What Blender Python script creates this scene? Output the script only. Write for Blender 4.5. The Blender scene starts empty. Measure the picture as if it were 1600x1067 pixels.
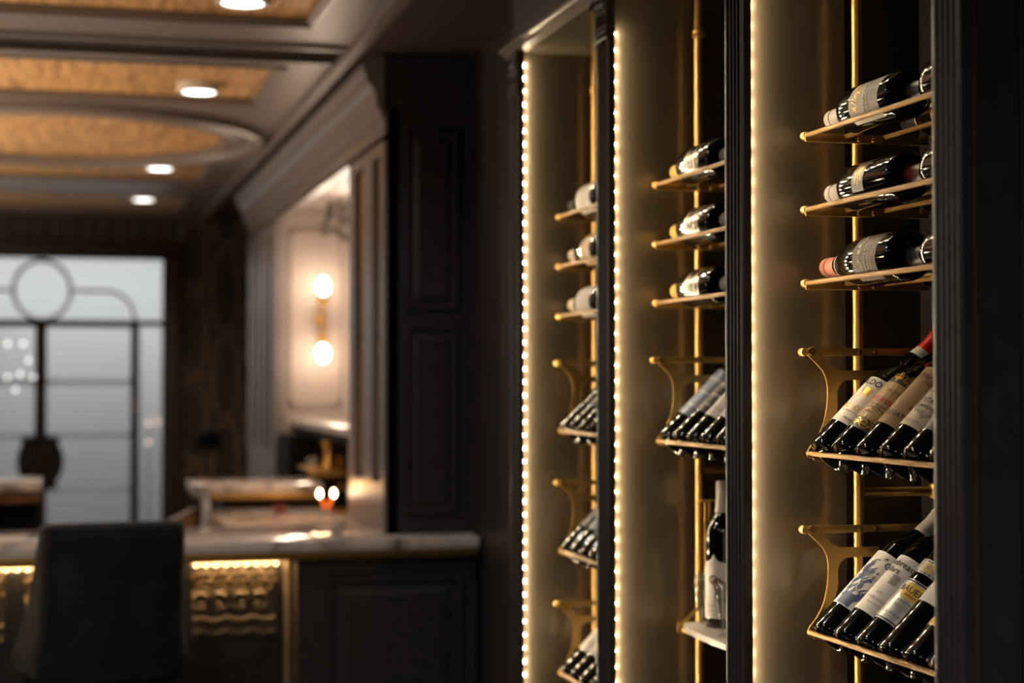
import bpy, bmesh, math, random
from mathutils import Vector, Matrix
random.seed(7)
PI = math.pi
C = bpy.context.scene.collection
# ------------------------------------------------------------------ camera, world, exposure
H = 1.62
FPX = 2750.0
YAW = math.atan(712 / FPX); TILT = math.atan(64 / FPX)
FW = Vector((math.sin(YAW) * math.cos(TILT), math.cos(YAW) * math.cos(TILT), math.sin(TILT)))
RT = Vector((math.cos(YAW), -math.sin(YAW), 0))
UP = RT.cross(FW)
cam = bpy.data.cameras.new('camera'); camo = bpy.data.objects.new('camera', cam); C.objects.link(camo)
cam.sensor_width = 36; cam.lens = 36 * FPX / 1600; cam.clip_start = 0.05; cam.clip_end = 60
camo.matrix_world = Matrix(((RT.x, UP.x, -FW.x, 0), (RT.y, UP.y, -FW.y, 0), (RT.z, UP.z, -FW.z, H), (0, 0, 0, 1)))
cam.dof.use_dof = True; cam.dof.focus_distance = 2.86; cam.dof.aperture_fstop = 2.7
bpy.context.scene.camera = camo
sc = bpy.context.scene
sc.view_settings.view_transform = 'Standard'; sc.view_settings.look = 'None'
sc.view_settings.gamma = 1; sc.view_settings.use_curve_mapping = False; sc.view_settings.exposure = 0.0
w = bpy.data.worlds.new('world'); sc.world = w; w.use_nodes = True
w.node_tree.nodes['Background'].inputs[0].default_value = (0.9, 0.75, 0.62, 1)
w.node_tree.nodes['Background'].inputs[1].default_value = 0.006
sc.cycles.sample_clamp_indirect = 4.0

def ray(x, y): return FW + RT * ((x - 800) / FPX) + UP * ((533.5 - y) / FPX)
def onX(x, y, X): r = ray(x, y); return Vector((0, 0, H)) + r * (X / r.x)
def onY(x, y, Y): r = ray(x, y); return Vector((0, 0, H)) + r * (Y / r.y)
def onZ(x, y, Z): r = ray(x, y); return Vector((0, 0, H)) + r * ((Z - H) / r.z)

def area(name, loc, target, sx, sy, power, col):
    l = bpy.data.lights.new(name, 'AREA'); l.shape = 'RECTANGLE'; l.size = sx; l.size_y = sy
    l.energy = power; l.color = col
    o = bpy.data.objects.new(name, l); C.objects.link(o); o.location = loc
    o.rotation_euler = (Vector(target) - Vector(loc)).to_track_quat('-Z', 'Y').to_euler(); return o
def point(name, loc, power, col, r=0.05):
    l = bpy.data.lights.new(name, 'POINT'); l.energy = power; l.color = col; l.shadow_soft_size = r
    o = bpy.data.objects.new(name, l); C.objects.link(o); o.location = loc; return o
def spot(name, loc, power, col, ang=110, r=0.06, target=None):
    l = bpy.data.lights.new(name, 'SPOT'); l.energy = power; l.color = col; l.spot_size = math.radians(ang); l.spot_blend = 0.7
    l.shadow_soft_size = r
    o = bpy.data.objects.new(name, l); C.objects.link(o); o.location = loc
    if target: o.rotation_euler = (Vector(target) - Vector(loc)).to_track_quat('-Z', 'Y').to_euler()
    return o
COOL = (1.0, 0.93, 0.86); WARM = (1.0, 0.72, 0.42); LEDC = (1.0, 0.66, 0.27)
# ceiling downlights of the room: four in view, others assumed out of view
DOWN = [(0.527, 5.21), (0.527, 6.856), (0.52, 9.38), (0.512, 11.0)]
for x, y in DOWN: spot('downlight_and_fill_lamp', (x, y, 2.72), 20, COOL, 150)
for x, y, p in [(-0.2, 3.4, 32), (-1.3, 3.4, 42), (-1.3, 1.4, 30), (.75, .2, 22), (-.5, -.1, 90), (-1.4, -1.2, 90), (-1.8, 6.86, 12), (-1.8, 9.38, 12)]: spot('downlight_and_fill_lamp', (x, y, 2.72), p, COOL, 165)  # the spots by and behind the camera are added fill for dark fronts
spot('ledge_fill_lamp', (0.35, 6.1, 2.6), 26, (1, .62, .30), 60, .04, (0.75, 7.35, 1.15))  # unseen warm spot added to brighten the brass edge of the ledge
# chandeliers left of the view light the gold ceiling panels
for x, y, p in [(-2.2, 7.0, 18), (-2.0, 9.6, 20)]: point('chandelier_lamp', (x, y, 1.95), p, (1, .76, .52), 0.15)
for x, y, p in [(-.55, 4.9, 30), (-.75, 6.6, 60), (-.9, 8.2, 60), (-1.0, 9.8, 30), (-1.2, 11.2, 12)]: spot('ceiling_fill_lamp', (x, y, 1.6), p, (1, .78, .58), 150, .08, (x + .25, y, 2.75))  # unseen upward spots, added only to brighten the ceiling
# corridor behind the glass doors
area('corridor_lamp', (0, 13.9, 2.85), (0, 14.6, 0.8), 3.5, 0.6, 42, (1.0, 0.98, 0.97))
# led strips on the near side of each wine bay, behind the pilasters
for yn_ in (2.128, 2.873, 3.625): area('near_strip_lamp', (1.152, yn_ + .006, 1.65), (1.32, yn_ + .35, 1.65), .006, 1.55, .35, (1, .68, .33))

# ------------------------------------------------------------------ materials
def mat(name, col, rough=0.5, metal=0.0, **k):
    m = bpy.data.materials.new(name); m.use_nodes = True
    b = m.node_tree.nodes['Principled BSDF']
    b.inputs['Base Color'].default_value = (*col, 1); b.inputs['Roughness'].default_value = rough
    b.inputs['Metallic'].default_value = metal
    for key, v in k.items():
        b.inputs[key.replace('_', ' ')].default_value = v
    return m
def noisy(m, c1, c2, scale, detail=4, stretch=(1, 1, 1), bump=0.0, lo=0.35, hi=0.65, dist=0.0, bscale=None, wave=False, bdist=0.01):
    nt = m.node_tree; n = nt.nodes; b = n['Principled BSDF']
    tc = n.new('ShaderNodeTexCoord'); mp = n.new('ShaderNodeMapping'); mp.inputs['Scale'].default_value = stretch
    nt.links.new(tc.outputs['Object'], mp.inputs['Vector'])
    if wave:
        t = n.new('ShaderNodeTexWave'); t.inputs['Scale'].default_value = scale; t.inputs['Distortion'].default_value = dist
        t.inputs['Detail'].default_value = detail; out = t.outputs['Fac']
    else:
        t = n.new('ShaderNodeTexNoise'); t.inputs['Scale'].default_value = scale; t.inputs['Detail'].default_value = detail
        t.inputs['Distortion'].default_value = dist; out = t.outputs['Fac']
    nt.links.new(mp.outputs[0], t.inputs['Vector'])
    r = n.new('ShaderNodeValToRGB'); r.color_ramp.elements[0].position = lo; r.color_ramp.elements[1].position = hi
    r.color_ramp.elements[0].color = (*c1, 1); r.color_ramp.elements[1].color = (*c2, 1)
    nt.links.new(out, r.inputs[0]); nt.links.new(r.outputs[0], b.inputs['Base Color'])
    if bump:
        bp = n.new('ShaderNodeBump'); bp.inputs['Strength'].default_value = bump; bp.inputs['Distance'].default_value = bdist
        nt.links.new(out, bp.inputs['Height']); nt.links.new(bp.outputs[0], b.inputs['Normal'])
    return m
def emit(name, col, s):
    m = mat(name, col, 0.5); b = m.node_tree.nodes['Principled BSDF']
    b.inputs['Emission Color'].default_value = (*col, 1); b.inputs['Emission Strength'].default_value = s; return m

M = {}
M['paint'] = noisy(mat('dark cabinet paint', (.034, .031, .032), .38), (.031, .028, .029), (.040, .036, .037), 30)
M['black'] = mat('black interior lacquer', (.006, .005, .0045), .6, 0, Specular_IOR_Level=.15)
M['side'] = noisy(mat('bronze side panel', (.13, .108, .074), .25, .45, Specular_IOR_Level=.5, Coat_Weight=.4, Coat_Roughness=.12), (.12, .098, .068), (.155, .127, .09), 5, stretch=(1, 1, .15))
M['brass'] = noisy(mat('satin brass', (.74, .45, .14), .4, 1), (.72, .43, .13), (.78, .48, .16), 20)
M['brass_flat'] = noisy(mat('painted brass plate', (.42, .26, .075), .42, .75), (.40, .245, .07), (.45, .28, .085), 40)
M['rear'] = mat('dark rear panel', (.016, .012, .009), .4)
M['rodbrass'] = noisy(mat('satin rod brass', (.24, .13, .04), .48, .8), (.23, .122, .036), (.26, .145, .045), 20)
M['dbrass'] = mat('dark aged brass', (.34, .20, .06), .35, 1)
M['glass'] = mat('dark green bottle glass', (.0022, .0026, .0018), .07, 0, Specular_IOR_Level=.5)
M['clear'] = None
M['greige'] = mat('greige ceiling paint', (.20, .16, .14), .38)
M['taupe'] = mat('taupe joinery tone', (.21, .175, .155), .35)  # on the back bar face, bar lighting is put into this lighter tone
M['brown'] = mat('brown ceiling paint', (.055, .034, .024), .5)
M['gold'] = noisy(mat('gold woven ceiling panel', (.4, .2, .06), .5, .25), (.36, .18, .055), (.80, .46, .17), 8, detail=2, stretch=(5, .4, 1), bump=.5, lo=.3, hi=.65, dist=1.2)
M['wall'] = mat('dark wallpaper', (.055, .043, .035), .6)
M['bronze'] = mat('bronze wallpaper line', (.42, .26, .13), .5, .2)
M['frame'] = mat('black door frame', (.012, .010, .010), .4)
M['muntin'] = mat('grey muntin', (.22, .22, .22), .5)
def translucent(m, f, c):
    n = m.node_tree.nodes; l = m.node_tree.links; t = n.new('ShaderNodeBsdfTranslucent'); t.inputs[0].default_value = (*c, 1); x = n.new('ShaderNodeMixShader'); x.inputs[0].default_value = f
    l.new(n['Principled BSDF'].outputs[0], x.inputs[1]); l.new(t.outputs[0], x.inputs[2]); l.new(x.outputs[0], n['Material Output'].inputs[0])
translucent(M['muntin'], .85, (.85, .85, .85))
M['marble'] = noisy(mat('veined marble', (.6, .5, .45), .09), (.16, .12, .10), (.85, .73, .64), 3.6, 8, (1, 1.6, 1), lo=.36, hi=.50, dist=1.6)
M['stone'] = noisy(mat('white marble slab', (.6, .56, .5), .25), (.50, .45, .40), (.70, .64, .58), 14, 6)
M['greystone'] = noisy(mat('grey veined stone', (.4, .42, .45), .3), (.12, .13, .14), (.55, .58, .62), 9, 7, lo=.4, hi=.55, dist=1)
M['velvet'] = noisy(mat('black velvet', (.012, .011, .012), .75, 0, Sheen_Weight=.08, Sheen_Roughness=.5), (.0015, .0015, .002), (.016, .0155, .016), 9, 5, lo=.42, hi=.7, dist=.8, bump=.15)
M['walnut'] = noisy(mat('walnut', (.2, .09, .03), .35), (.16, .07, .025), (.30, .15, .055), 8, stretch=(1, 8, 8))
M['floor'] = noisy(mat('dark oak floor', (.04, .025, .017), .35), (.03, .019, .012), (.055, .034, .022), 6, stretch=(6, .6, 1))
M['nichewall'] = mat('greige plaster', (.36, .29, .25), .55)
M['grille'] = mat('bronze grille', (.34, .24, .14), .4, .4)
M['grilleback'] = mat('dark bronze plate', (.11, .08, .05), .5, .2)
M['corr'] = mat('pale corridor wall', (.66, .67, .68), .8)
M['led'] = emit('led diode', (1.0, .79, .50), 640)
M['led_soft'] = emit('counter led diode', (1.0, .72, .40), 11)
M['ledtape'] = mat('led tape', (.5, .4, .25), .5)
M['lens'] = emit('downlight lens', (1.0, .97, .95), 6)
M['bulb'] = emit('warm bulb', (1.0, .80, .58), 22)
M['flame'] = emit('flame', (1.0, .78, .50), 24)
M['wax'] = emit('glowing wax', (.75, .16, .02), .5)
M['globe'] = emit('white reflection globe', (1.0, .93, .86), 2.6)
M['pinkglint'] = emit('pinkish reflection glow', (1.0, .62, .50), 1.6)
M['pane'] = None
M['blackgloss'] = mat('glossy black label', (.018, .012, .006), .2, .15)
def pane_mat():
    m = bpy.data.materials.new('clear door glass'); m.use_nodes = True; n = m.node_tree.nodes; l = m.node_tree.links
    n.remove(n['Principled BSDF']); t = n.new('ShaderNodeBsdfTransparent'); g = n.new('ShaderNodeBsdfGlossy'); x = n.new('ShaderNodeMixShader')
    t.inputs[0].default_value = (.93, .95, .96, 1); g.inputs['Roughness'].default_value = .04; x.inputs[0].default_value = .025
    l.new(t.outputs[0], x.inputs[1]); l.new(g.outputs[0], x.inputs[2]); l.new(x.outputs[0], n['Material Output'].inputs[0]); return m
M['pane'] = pane_mat()
M['clear'] = pane_mat(); M['clear'].node_tree.nodes['Mix Shader'].inputs[0].default_value = .22; M['clear'].name = 'clear glass'
for k, c, r, mt in [('paper', (.74, .68, .60), .6, 0), ('cream', (.62, .52, .36), .6, 0), ('kraft', (.33, .20, .09), .7, 0), ('tan', (.42, .27, .11), .5, 0),
                    ('ink', (.02, .018, .016), .6, 0), ('inkbrown', (.13, .06, .03), .6, 0), ('darklabel', (.028, .024, .024), .45, 0), ('brownlabel', (.075, .025, .018), .5, 0),
                    ('goldink', (.62, .36, .08), .35, .8), ('redink', (.45, .02, .015), .5, 0), ('blueink', (.035, .06, .16), .5, 0), ('navy', (.012, .018, .06), .5, 0),
                    ('yellow', (.75, .46, .05), .5, 0), ('orange', (.72, .07, .015), .5, 0), ('greyink', (.35, .31, .27), .6, 0), ('silver', (.50, .49, .47), .35, .4),
                    ('cap_white', (.50, .43, .39), .35, 0), ('cap_red', (.50, .015, .012), .3, 0), ('cap_black', (.02, .018, .018), .35, 0), ('cap_pink', (.62, .24, .17), .35, .3),
                    ('cap_wine', (.17, .02, .015), .35, 0), ('cap_yellow', (.80, .52, .12), .35, .1), ('cap_tan', (.5, .42, .33), .4, 0), ('seal', (.55, .04, .02), .4, 0),
                    ('band', (.55, .52, .42), .6, 0), ('blacklabel', (.045, .038, .028), .3, .2), ('bluegrey', (.17, .21, .28), .4, .1), ('pale', (.66, .60, .52), .6, 0), ('amberlabel', (.62, .34, .06), .5, 0)]:
    M[k] = mat(k + ' print', c, r, mt)

# ------------------------------------------------------------------ mesh helpers
class MB:
    def __init__(s): s.v = []; s.f = []
    def add(s, vs, fs):
        o = len(s.v); s.v += [tuple(v) for v in vs]; s.f += [tuple(i + o for i in f) for f in fs]; return s
    def box(s, x0, x1, y0, y1, z0, z1, bev=0):
        x0, x1 = min(x0, x1), max(x0, x1); y0, y1 = min(y0, y1), max(y0, y1); z0, z1 = min(z0, z1), max(z0, z1)
        if bev <= 0:
            return s.add([(x0, y0, z0), (x1, y0, z0), (x1, y1, z0), (x0, y1, z0), (x0, y0, z1), (x1, y0, z1), (x1, y1, z1), (x0, y1, z1)],
                  [(0, 3, 2, 1), (4, 5, 6, 7), (0, 1, 5, 4), (1, 2, 6, 5), (2, 3, 7, 6), (3, 0, 4, 7)])
        bm = bmesh.new(); bmesh.ops.create_cube(bm, size=1)
        for v in bm.verts: v.co = Vector(((x0 + x1) / 2 + v.co.x * (x1 - x0), (y0 + y1) / 2 + v.co.y * (y1 - y0), (z0 + z1) / 2 + v.co.z * (z1 - z0)))
        bmesh.ops.bevel(bm, geom=bm.edges[:], offset=bev, segments=2, affect='EDGES', profile=.5)
        return s.bm(bm)
    def bm(s, bm):
        bm.verts.index_update(); s.add([v.co for v in bm.verts], [[v.index for v in f.verts] for f in bm.faces]); bm.free(); return s
    def tube(s, pts, r, seg=10, cap=True, closed=False):
        pts = [Vector(p) for p in pts]; n = len(pts); rs = r if isinstance(r, (list, tuple)) else [r] * n
        rings = []; prev = None
        for i, p in enumerate(pts):
            if closed: t = pts[(i + 1) % n] - pts[i - 1]
            else: t = pts[min(i + 1, n - 1)] - pts[max(i - 1, 0)]
            t.normalize()
            a = prev if prev is not None else (Vector((0, 0, 1)) if abs(t.z) < .9 else Vector((1, 0, 0)))
            u = (a - t * a.dot(t)); u.normalize(); prev = u; v = t.cross(u)
            rings.append([p + (u * math.cos(2 * PI * k / seg) + v * math.sin(2 * PI * k / seg)) * rs[i] for k in range(seg)])
        fs = []; m = n if closed else n - 1
        for i in range(m):
            j = (i + 1) % n
            for k in range(seg): fs.append((i * seg + k, i * seg + (k + 1) % seg, j * seg + (k + 1) % seg, j * seg + k))
        if cap and not closed: fs += [tuple(range(seg))[::-1], tuple((n - 1) * seg + k for k in range(seg))]
        return s.add([q for rg in rings for q in rg], fs)
    def lathe(s, prof, o=(0, 0, 0), seg=32, M3=None, wob=None):
        o = Vector(o); vs = []; fs = []
        for i, (r, z) in enumerate(prof):
            for k in range(seg):
                a = 2 * PI * k / seg; q = Vector((r * math.cos(a), r * math.sin(a), z))
                if M3: q = M3 @ q
                vs.append(o + q)
        for i in range(len(prof) - 1):
            for k in range(seg): fs.append((i * seg + k, i * seg + (k + 1) % seg, (i + 1) * seg + (k + 1) % seg, (i + 1) * seg + k))
        if prof[0][0] > 1e-6: fs.append(tuple(range(seg))[::-1])
        if prof[-1][0] > 1e-6: fs.append(tuple((len(prof) - 1) * seg + k for k in range(seg)))
        return s.add(vs, fs)
    def prism(s, pts, vec):      # polygon (list of 3d points) extruded along vec
        n = len(pts); v = Vector(vec)
        return s.add([Vector(p) for p in pts] + [Vector(p) + v for p in pts],
              [tuple(range(n)), tuple(range(2 * n - 1, n - 1, -1))] + [(i, (i + 1) % n + 0, (i + 1) % n + n, i + n) for i in range(n)])
    def ball(s, c, r, seg=12, rg=8, sc=(1, 1, 1)):
        pr = [(math.sin(PI * i / rg) * r, -math.cos(PI * i / rg) * r) for i in range(rg + 1)]
        return s.lathe([(max(a, 0), b) for a, b in pr], c, seg, Matrix.Diagonal(sc))
    def build(s, name, m, parent=None, smooth=True, off=True, ang=35):
        me = bpy.data.meshes.new(name)
        d = parent_origin(parent) if (parent is not None and off) else Vector((0, 0, 0))
        me.from_pydata([tuple(Vector(v) - d) for v in s.v], [], s.f); me.update()
        bm = bmesh.new(); bm.from_mesh(me); bmesh.ops.remove_doubles(bm, verts=bm.verts, dist=1e-6)
        bmesh.ops.recalc_face_normals(bm, faces=bm.faces)
        if smooth:
            for f in bm.faces: f.smooth = True
            for e in bm.edges:
                if len(e.link_faces) == 2 and e.calc_face_angle(0) > math.radians(ang): e.smooth = False
        bm.to_mesh(me); bm.free()
        me.materials.append(m); o = bpy.data.objects.new(name, me); C.objects.link(o)
        if parent is not None: o.parent = parent
        return o
def parent_origin(p):
    d = Vector((0, 0, 0))
    while p is not None: d += p.location; p = p.parent
    return d
def tag(o, label=None, cat=None, group=None, kind=None):
    if label: o['label'] = label
    if cat: o['category'] = cat
    if group: o['group'] = group
    if kind: o['kind'] = kind
    return o
def thing(name, label, cat, loc=(0, 0, 0), group=None):
    o = bpy.data.objects.new(name, None); C.objects.link(o); o.location = loc; o.empty_display_size = .05
    return tag(o, label, cat, group)
def struct(name, mb, m, label=None, parent=None, smooth=False):
    o = mb.build(name, m, parent, smooth)
    if parent is None: o['kind'] = 'structure'
    if label: o['label'] = label
    return o

# ------------------------------------------------------------------ room shell
struct('floor', MB().box(-4.5, 1.8, -3, 15, -.1, 0), M['floor'], 'dark wooden floor of the bar room')
struct('wall_left', MB().box(-4.6, -4.5, -3, 12.5, 0, 2.8), M['wall'], 'dark wall on the left of the room')
struct('wall_near', MB().box(-4.6, 1.8, -3.1, -3, 0, 2.8), M['wall'], 'dark wall behind the viewer')
XW = 1.40
struct('wall_right', MB().box(XW, 1.9, 4.40, 5.94, 0, 2.75).box(1.50, 1.9, -3, 4.40, 0, 2.75).box(1.80, 1.9, 5.94, 12.5, 0, 2.75), M['paint'], 'dark painted wall between wine cabinet and bar')
struct('ceiling', MB().box(-4.6, 1.9, -3.1, 12.6, 2.82, 2.9).box(.955, 1.9, -3.1, 12.6, 2.75, 2.82), M['brown'], 'dark brown ceiling over the wine cabinet')
# greige ceiling grid with recessed gold fields
XR = .794; XL = -3.2
A0, A1 = 4.45, 5.56; B0, B1 = 6.29, 7.18; D0, D1 = 9.22, 10.08; E0, E1 = 10.78, 11.9; S0, S1 = 5.88, 6.13
g = MB()
g.box(-4.6, .955, -3.1, A0, 2.75, 2.82)
g.box(-4.6, .955, A1, S0, 2.75, 2.82); g.box(-4.6, .955, S1, B0, 2.75, 2.82); g.box(-4.6, .955, B1, D0, 2.75, 2.82)
g.box(-4.6, .955, D1, E0, 2.75, 2.82); g.box(-4.6, .955, E1, 12.6, 2.75, 2.82)
for a, b in ((A0, A1), (B0, B1), (D0, D1), (E0, E1)): g.box(XR, .955, a, b, 2.75, 2.82); g.box(-4.6, XL, a, b, 2.75, 2.82)
cg = struct('ceiling_grid', g, M['greige'], 'greige painted ceiling framing of the gold coffers'); 
for a, b in ((A0, A1), (B0, B1), (D0, D1), (E0, E1)):
    MB().box(XL, XR, a, b, 2.772, 2.79).build('gold_panel', M['gold'], cg, False)
    t = MB()
    for d, z, q in ((0, 2.742, .022), (.022, 2.752, .012)):
        t.box(XL + d, XR - d, a + d, a + d + q, z, 2.775); t.box(XL + d, XR - d, b - d - q, b - d, z, 2.775)
        t.box(XR - d - q, XR - d, a + d, b - d, z, 2.775); t.box(XL + d, XL + d + q, a + d, b - d, z, 2.775)
    t.build('coffer_moulding', M['taupe'], cg, False)
MB().box(-4.6, .955, S0, S1, 2.80, 2.815).build('slot_recess', M['frame'], cg, False)
t = MB().box(-4.6, .955, S0 - .03, S0, 2.735, 2.76).box(-4.6, .955, S1, S1 + .025, 2.738, 2.76); t.build('slot_lip', M['taupe'], cg, False)
CC = Vector((0.0, 8.2, 0))
MB().lathe([(0, 2.742), (.76, 2.742), (.76, 2.75)], (CC.x, CC.y, 0), 96).build('gold_disc', M['gold'], cg)
MB().lathe([(.745, 2.75), (.745, 2.718), (.765, 2.712), (.80, 2.716), (.815, 2.728), (.86, 2.730), (.875, 2.708), (.905, 2.704), (.925, 2.715), (.93, 2.75)], (CC.x, CC.y, 0), 96).build('ring_moulding', M['greige'], cg)
# ceiling line moulding next to the dark strip
struct('trim_1', MB().box(.945, .985, -3, 12.5, 2.725, 2.75).box(.985, 1.01, -3, 12.5, 2.738, 2.75), M['greige'], 'thin greige trim at the edge of the coffered ceiling')
for i, (x, y) in enumerate(DOWN):
    nm = ['white round downlight at the top edge of the photo', 'white round downlight in the gold coffer in front of the ceiling ring',
          'white round downlight just behind the round ceiling ring', 'farthest white round downlight, nearest the glass doors'][i]
    zc = 2.75 - .008 if i in () else 2.765
    d = thing('downlight', nm, 'ceiling light', (x, y, 2.75), 'recessed downlights in a row')
    MB().lathe([(.062, 2.742), (.062, 2.738), (.078, 2.738), (.082, 2.744), (.082, 2.775), (.062, 2.775)], (x, y, 0), 36).build('trim_ring', M['paper'], d)
    MB().lathe([(0, 2.741), (.062, 2.741), (.062, 2.75)], (x, y, 0), 36).build('lens', M['lens'], d)

# far wall with glass doors
YW = 12.5
g = MB(); g.box(.86, 1.9, YW, YW + .12, 0, 2.75); g.box(-4.6, .86, YW, YW + .12, 2.51, 2.75); g.box(-4.6, -1.14, YW, YW + .12, 0, 2.51)
struct('wall_far', g, M['wall'], 'dark far wall with bronze chain patterned wallpaper')
wf = bpy.data.objects['wall_far']
pat = MB()
def chain(cx, z0, n, hw=.075, hh=.15, r=.006, pw=None):
    for i in range(n):
        z = z0 + i * hh * 2
        pts = []
        for k in range(24):
            a = 2 * PI * k / 24; ca, sa = math.cos(a), math.sin(a)
            pts.append((cx + hw * math.copysign(abs(ca) ** .7, ca), YW - .002, z + hh * .92 * math.copysign(abs(sa) ** .8, sa)))
        pat.tube(pts, r, 6, closed=True)
for k in range(4):
    cx = .93 + k * .225; zo = .75 + (k % 2) * .305
    chain(cx, zo, 4, .095, .305, .008); chain(cx, zo + .01, 4, .075, .285, .004)
    for i in range(4): pat.tube([(cx + .03, YW - .002, zo + .305 + i * .61), (cx + .13, YW - .002, zo + .305 + i * .61)], .008, 6)
for k in range(8): chain(-.85 + k * .22, 2.66, 1, .05, .12, .004)
pat.build('wallpaper_pattern', M['bronze'], wf)
t = MB().box(.73, .86, YW - .03, YW + .12, 0, 2.51, .004).box(-1.14, .86, YW - .03, YW + .1, 2.485, 2.60, .004)
t.build('door_casing', M['brown'], wf)
o = thing('wall_box', 'small black box on the patterned wallpaper beside the glass doors', 'wall box', (1.02, YW - .02, 1.2))
p = onY(322, 685, YW)
MB().box(p.x - .085, p.x + .085, YW - .05, YW - .008, p.z - .06, p.z + .06, .006).build('case', M['frame'], o); MB().box(p.x - .06, p.x + .06, YW - .056, YW - .049, p.z - .035, p.z + .035, .003).build('screen', M['black'], o)

d1 = bpy.data.objects.new('door_1', None); C.objects.link(d1); d1.location = (-.1, YW, 0); d1['kind'] = 'structure'
d1['label'] = 'black framed double glass doors with a round transom window'
ff = MB()
TZ = 2.03
ff.box(.535 - .022, .535 + .022, YW - .03, YW + .03, 0, TZ)                 # right jamb post
ff.box(-1.14, .73, YW - .03, YW + .03, TZ - .02, TZ + .02)                 # transom bar
ff.box(.715, .735, YW - .03, YW + .03, 0, 2.49); ff.box(-1.14, .73, YW - .03, YW + .03, 2.475, 2.49)
ff.build('door_frame', M['frame'], d1, False)
MB().box(-.13, -.075, YW - .03, YW + .02, 0, TZ).build('centre_stile', M['frame'], d1, False)
for sgn in (1, -1):
    x0, x1 = (-.075, .513) if sgn > 0 else (-.72, -.13)
    lf = MB().box(x0, x0 + .012, YW - .02, YW + .02, 0, TZ).box(x1 - .012, x1, YW - .02, YW + .02, 0, TZ).box(x0, x1, YW - .02, YW + .02, TZ - .03, TZ).box(x0, x1, YW - .02, YW + .02, 0, .2)
    dl = lf.build('door_leaf', M['frame'], d1, False)
    MB().box(x0 + .012, x1 - .012, YW - .004, YW + .004, .2, TZ - .03).build('pane', M['pane'], dl, False)
    for py in (597, 680, 764, 850):
        z = onY(160, py, YW).z
        MB().box(x0 + .012, x1 - .012, YW - .016, YW - .004, z - .02, z + .02).build('muntin', M['muntin'], dl, False)
    # half shield pull plate
    s = []; cx = -.1025
    for u, v in ((0, 1), (.8, 1), (.86, .96), (.78, .8), (.86, .6), (1, .3), (1.0, -.05), (.9, -.4), (.72, -.62), (.7, -.8), (.72, -.95), (0, -.95)):
        s.append((cx + sgn * (.004 + u * .15), YW - .045, 1.065 + v * .185))
    MB().prism(s, (0, .012, 0)).build('pull_plate', M['frame'], dl)
    MB().tube([(cx + sgn * .018, YW - .06, 1.0), (cx + sgn * .018, YW - .06, 1.17)], .006, 8).build('pull_handle', M['dbrass'], dl)
MB().box(.54, .715, YW - .004, YW + .004, 0, TZ - .02).build('side_pane', M['pane'], d1, False)
MB().box(-1.14, .715, YW - .004, YW + .004, TZ + .02, 2.475).build('transom_pane', M['pane'], d1, False)
MB().tube([(-.097 + .19 * math.cos(a * PI / 24), YW - .012, 2.252 + .205 * math.sin(a * PI / 24)) for a in range(48)], .014, 8, closed=True).build('transom_circle', M['muntin'], d1)
pts = [(.085, YW - .012, 2.252), (.33, YW - .012, 2.252)] + [(.33 + .195 * math.sin(a * PI / 20), YW - .012, 2.252 - .195 * (1 - math.cos(a * PI / 20))) for a in range(1, 11)] + [(.525, YW - .012, 2.04)]
MB().tube(pts, .012, 8).build('transom_arch', M['muntin'], d1)
MB().tube([(-.205 - x_, y_, z_) for x_, y_, z_ in pts], .012, 8).build('transom_arch', M['muntin'], d1)
MB().box(.525, .545, YW - .05, YW - .03, 1.40, 1.50, .003).build('hinge', M['dbrass'], d1)
# corridor
struct('wall_corridor', MB().box(-3, 3, 14.9, 15, 0, 3.0).box(2.2, 2.3, 12.62, 15, 0, 3).box(-3.1, -3, 12.62, 15, 0, 3).box(-3, 2.3, 12.62, 15, 3, 3.1), M['corr'], 'pale wall of the corridor behind the glass doors')
ch = thing('reflection_bulbs', 'cluster of small added globe bulbs imitating a chandelier reflection in the left glass door', 'reflected bulbs', (-.33, 13.1, 3.0))  # added bulbs stand in for a chandelier's reflection in the glass
YC = 13.1
hub = onY(-30, 480, YC)
MB().tube([(hub.x, YC, 3.0), (hub.x, YC, hub.z)], .004, 6).ball((hub.x, YC, hub.z), .03).build('stem', M['dbrass'], ch)
for px, py in ((12, 537), (36, 537), (45, 563), (12, 589), (31, 585), (52, 589), (24, 609), (-20, 560), (-45, 600), (-30, 620)):
    q = onY(px, py, YC)
    MB().tube([(hub.x, YC, hub.z), (q.x, YC, q.z + .012)], .0015, 5).build('wire', M['dbrass'], ch)
    MB().ball((q.x, YC, q.z), .014, 10, 8).build('globe', M['globe'], ch)
ws = thing('reflection_globe_stand', 'pair of small added pinkish globes imitating reflections in the narrow side glass', 'wall lamp', (.62, 14.85, 1.35))  # added globes stand in for lamp reflections in the side glass
for px, py in ((232, 662), (232, 691)):
    q = onY(px, py, 13.2)
    MB().ball((q.x, 13.2, q.z), .016, 10, 8).build('globe', M['pinkglint'], ws)
q = onY(232, 676, 13.2); MB().tube([(q.x, 13.2, 0.0), (q.x, 13.2, q.z + .07)], .005, 6).build('post', M['dbrass'], ws); MB().lathe([(.08, 0.001), (.08, .015), (.02, .03)], (q.x, 13.2, 0), 20).build('base', M['dbrass'], ws)

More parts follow.
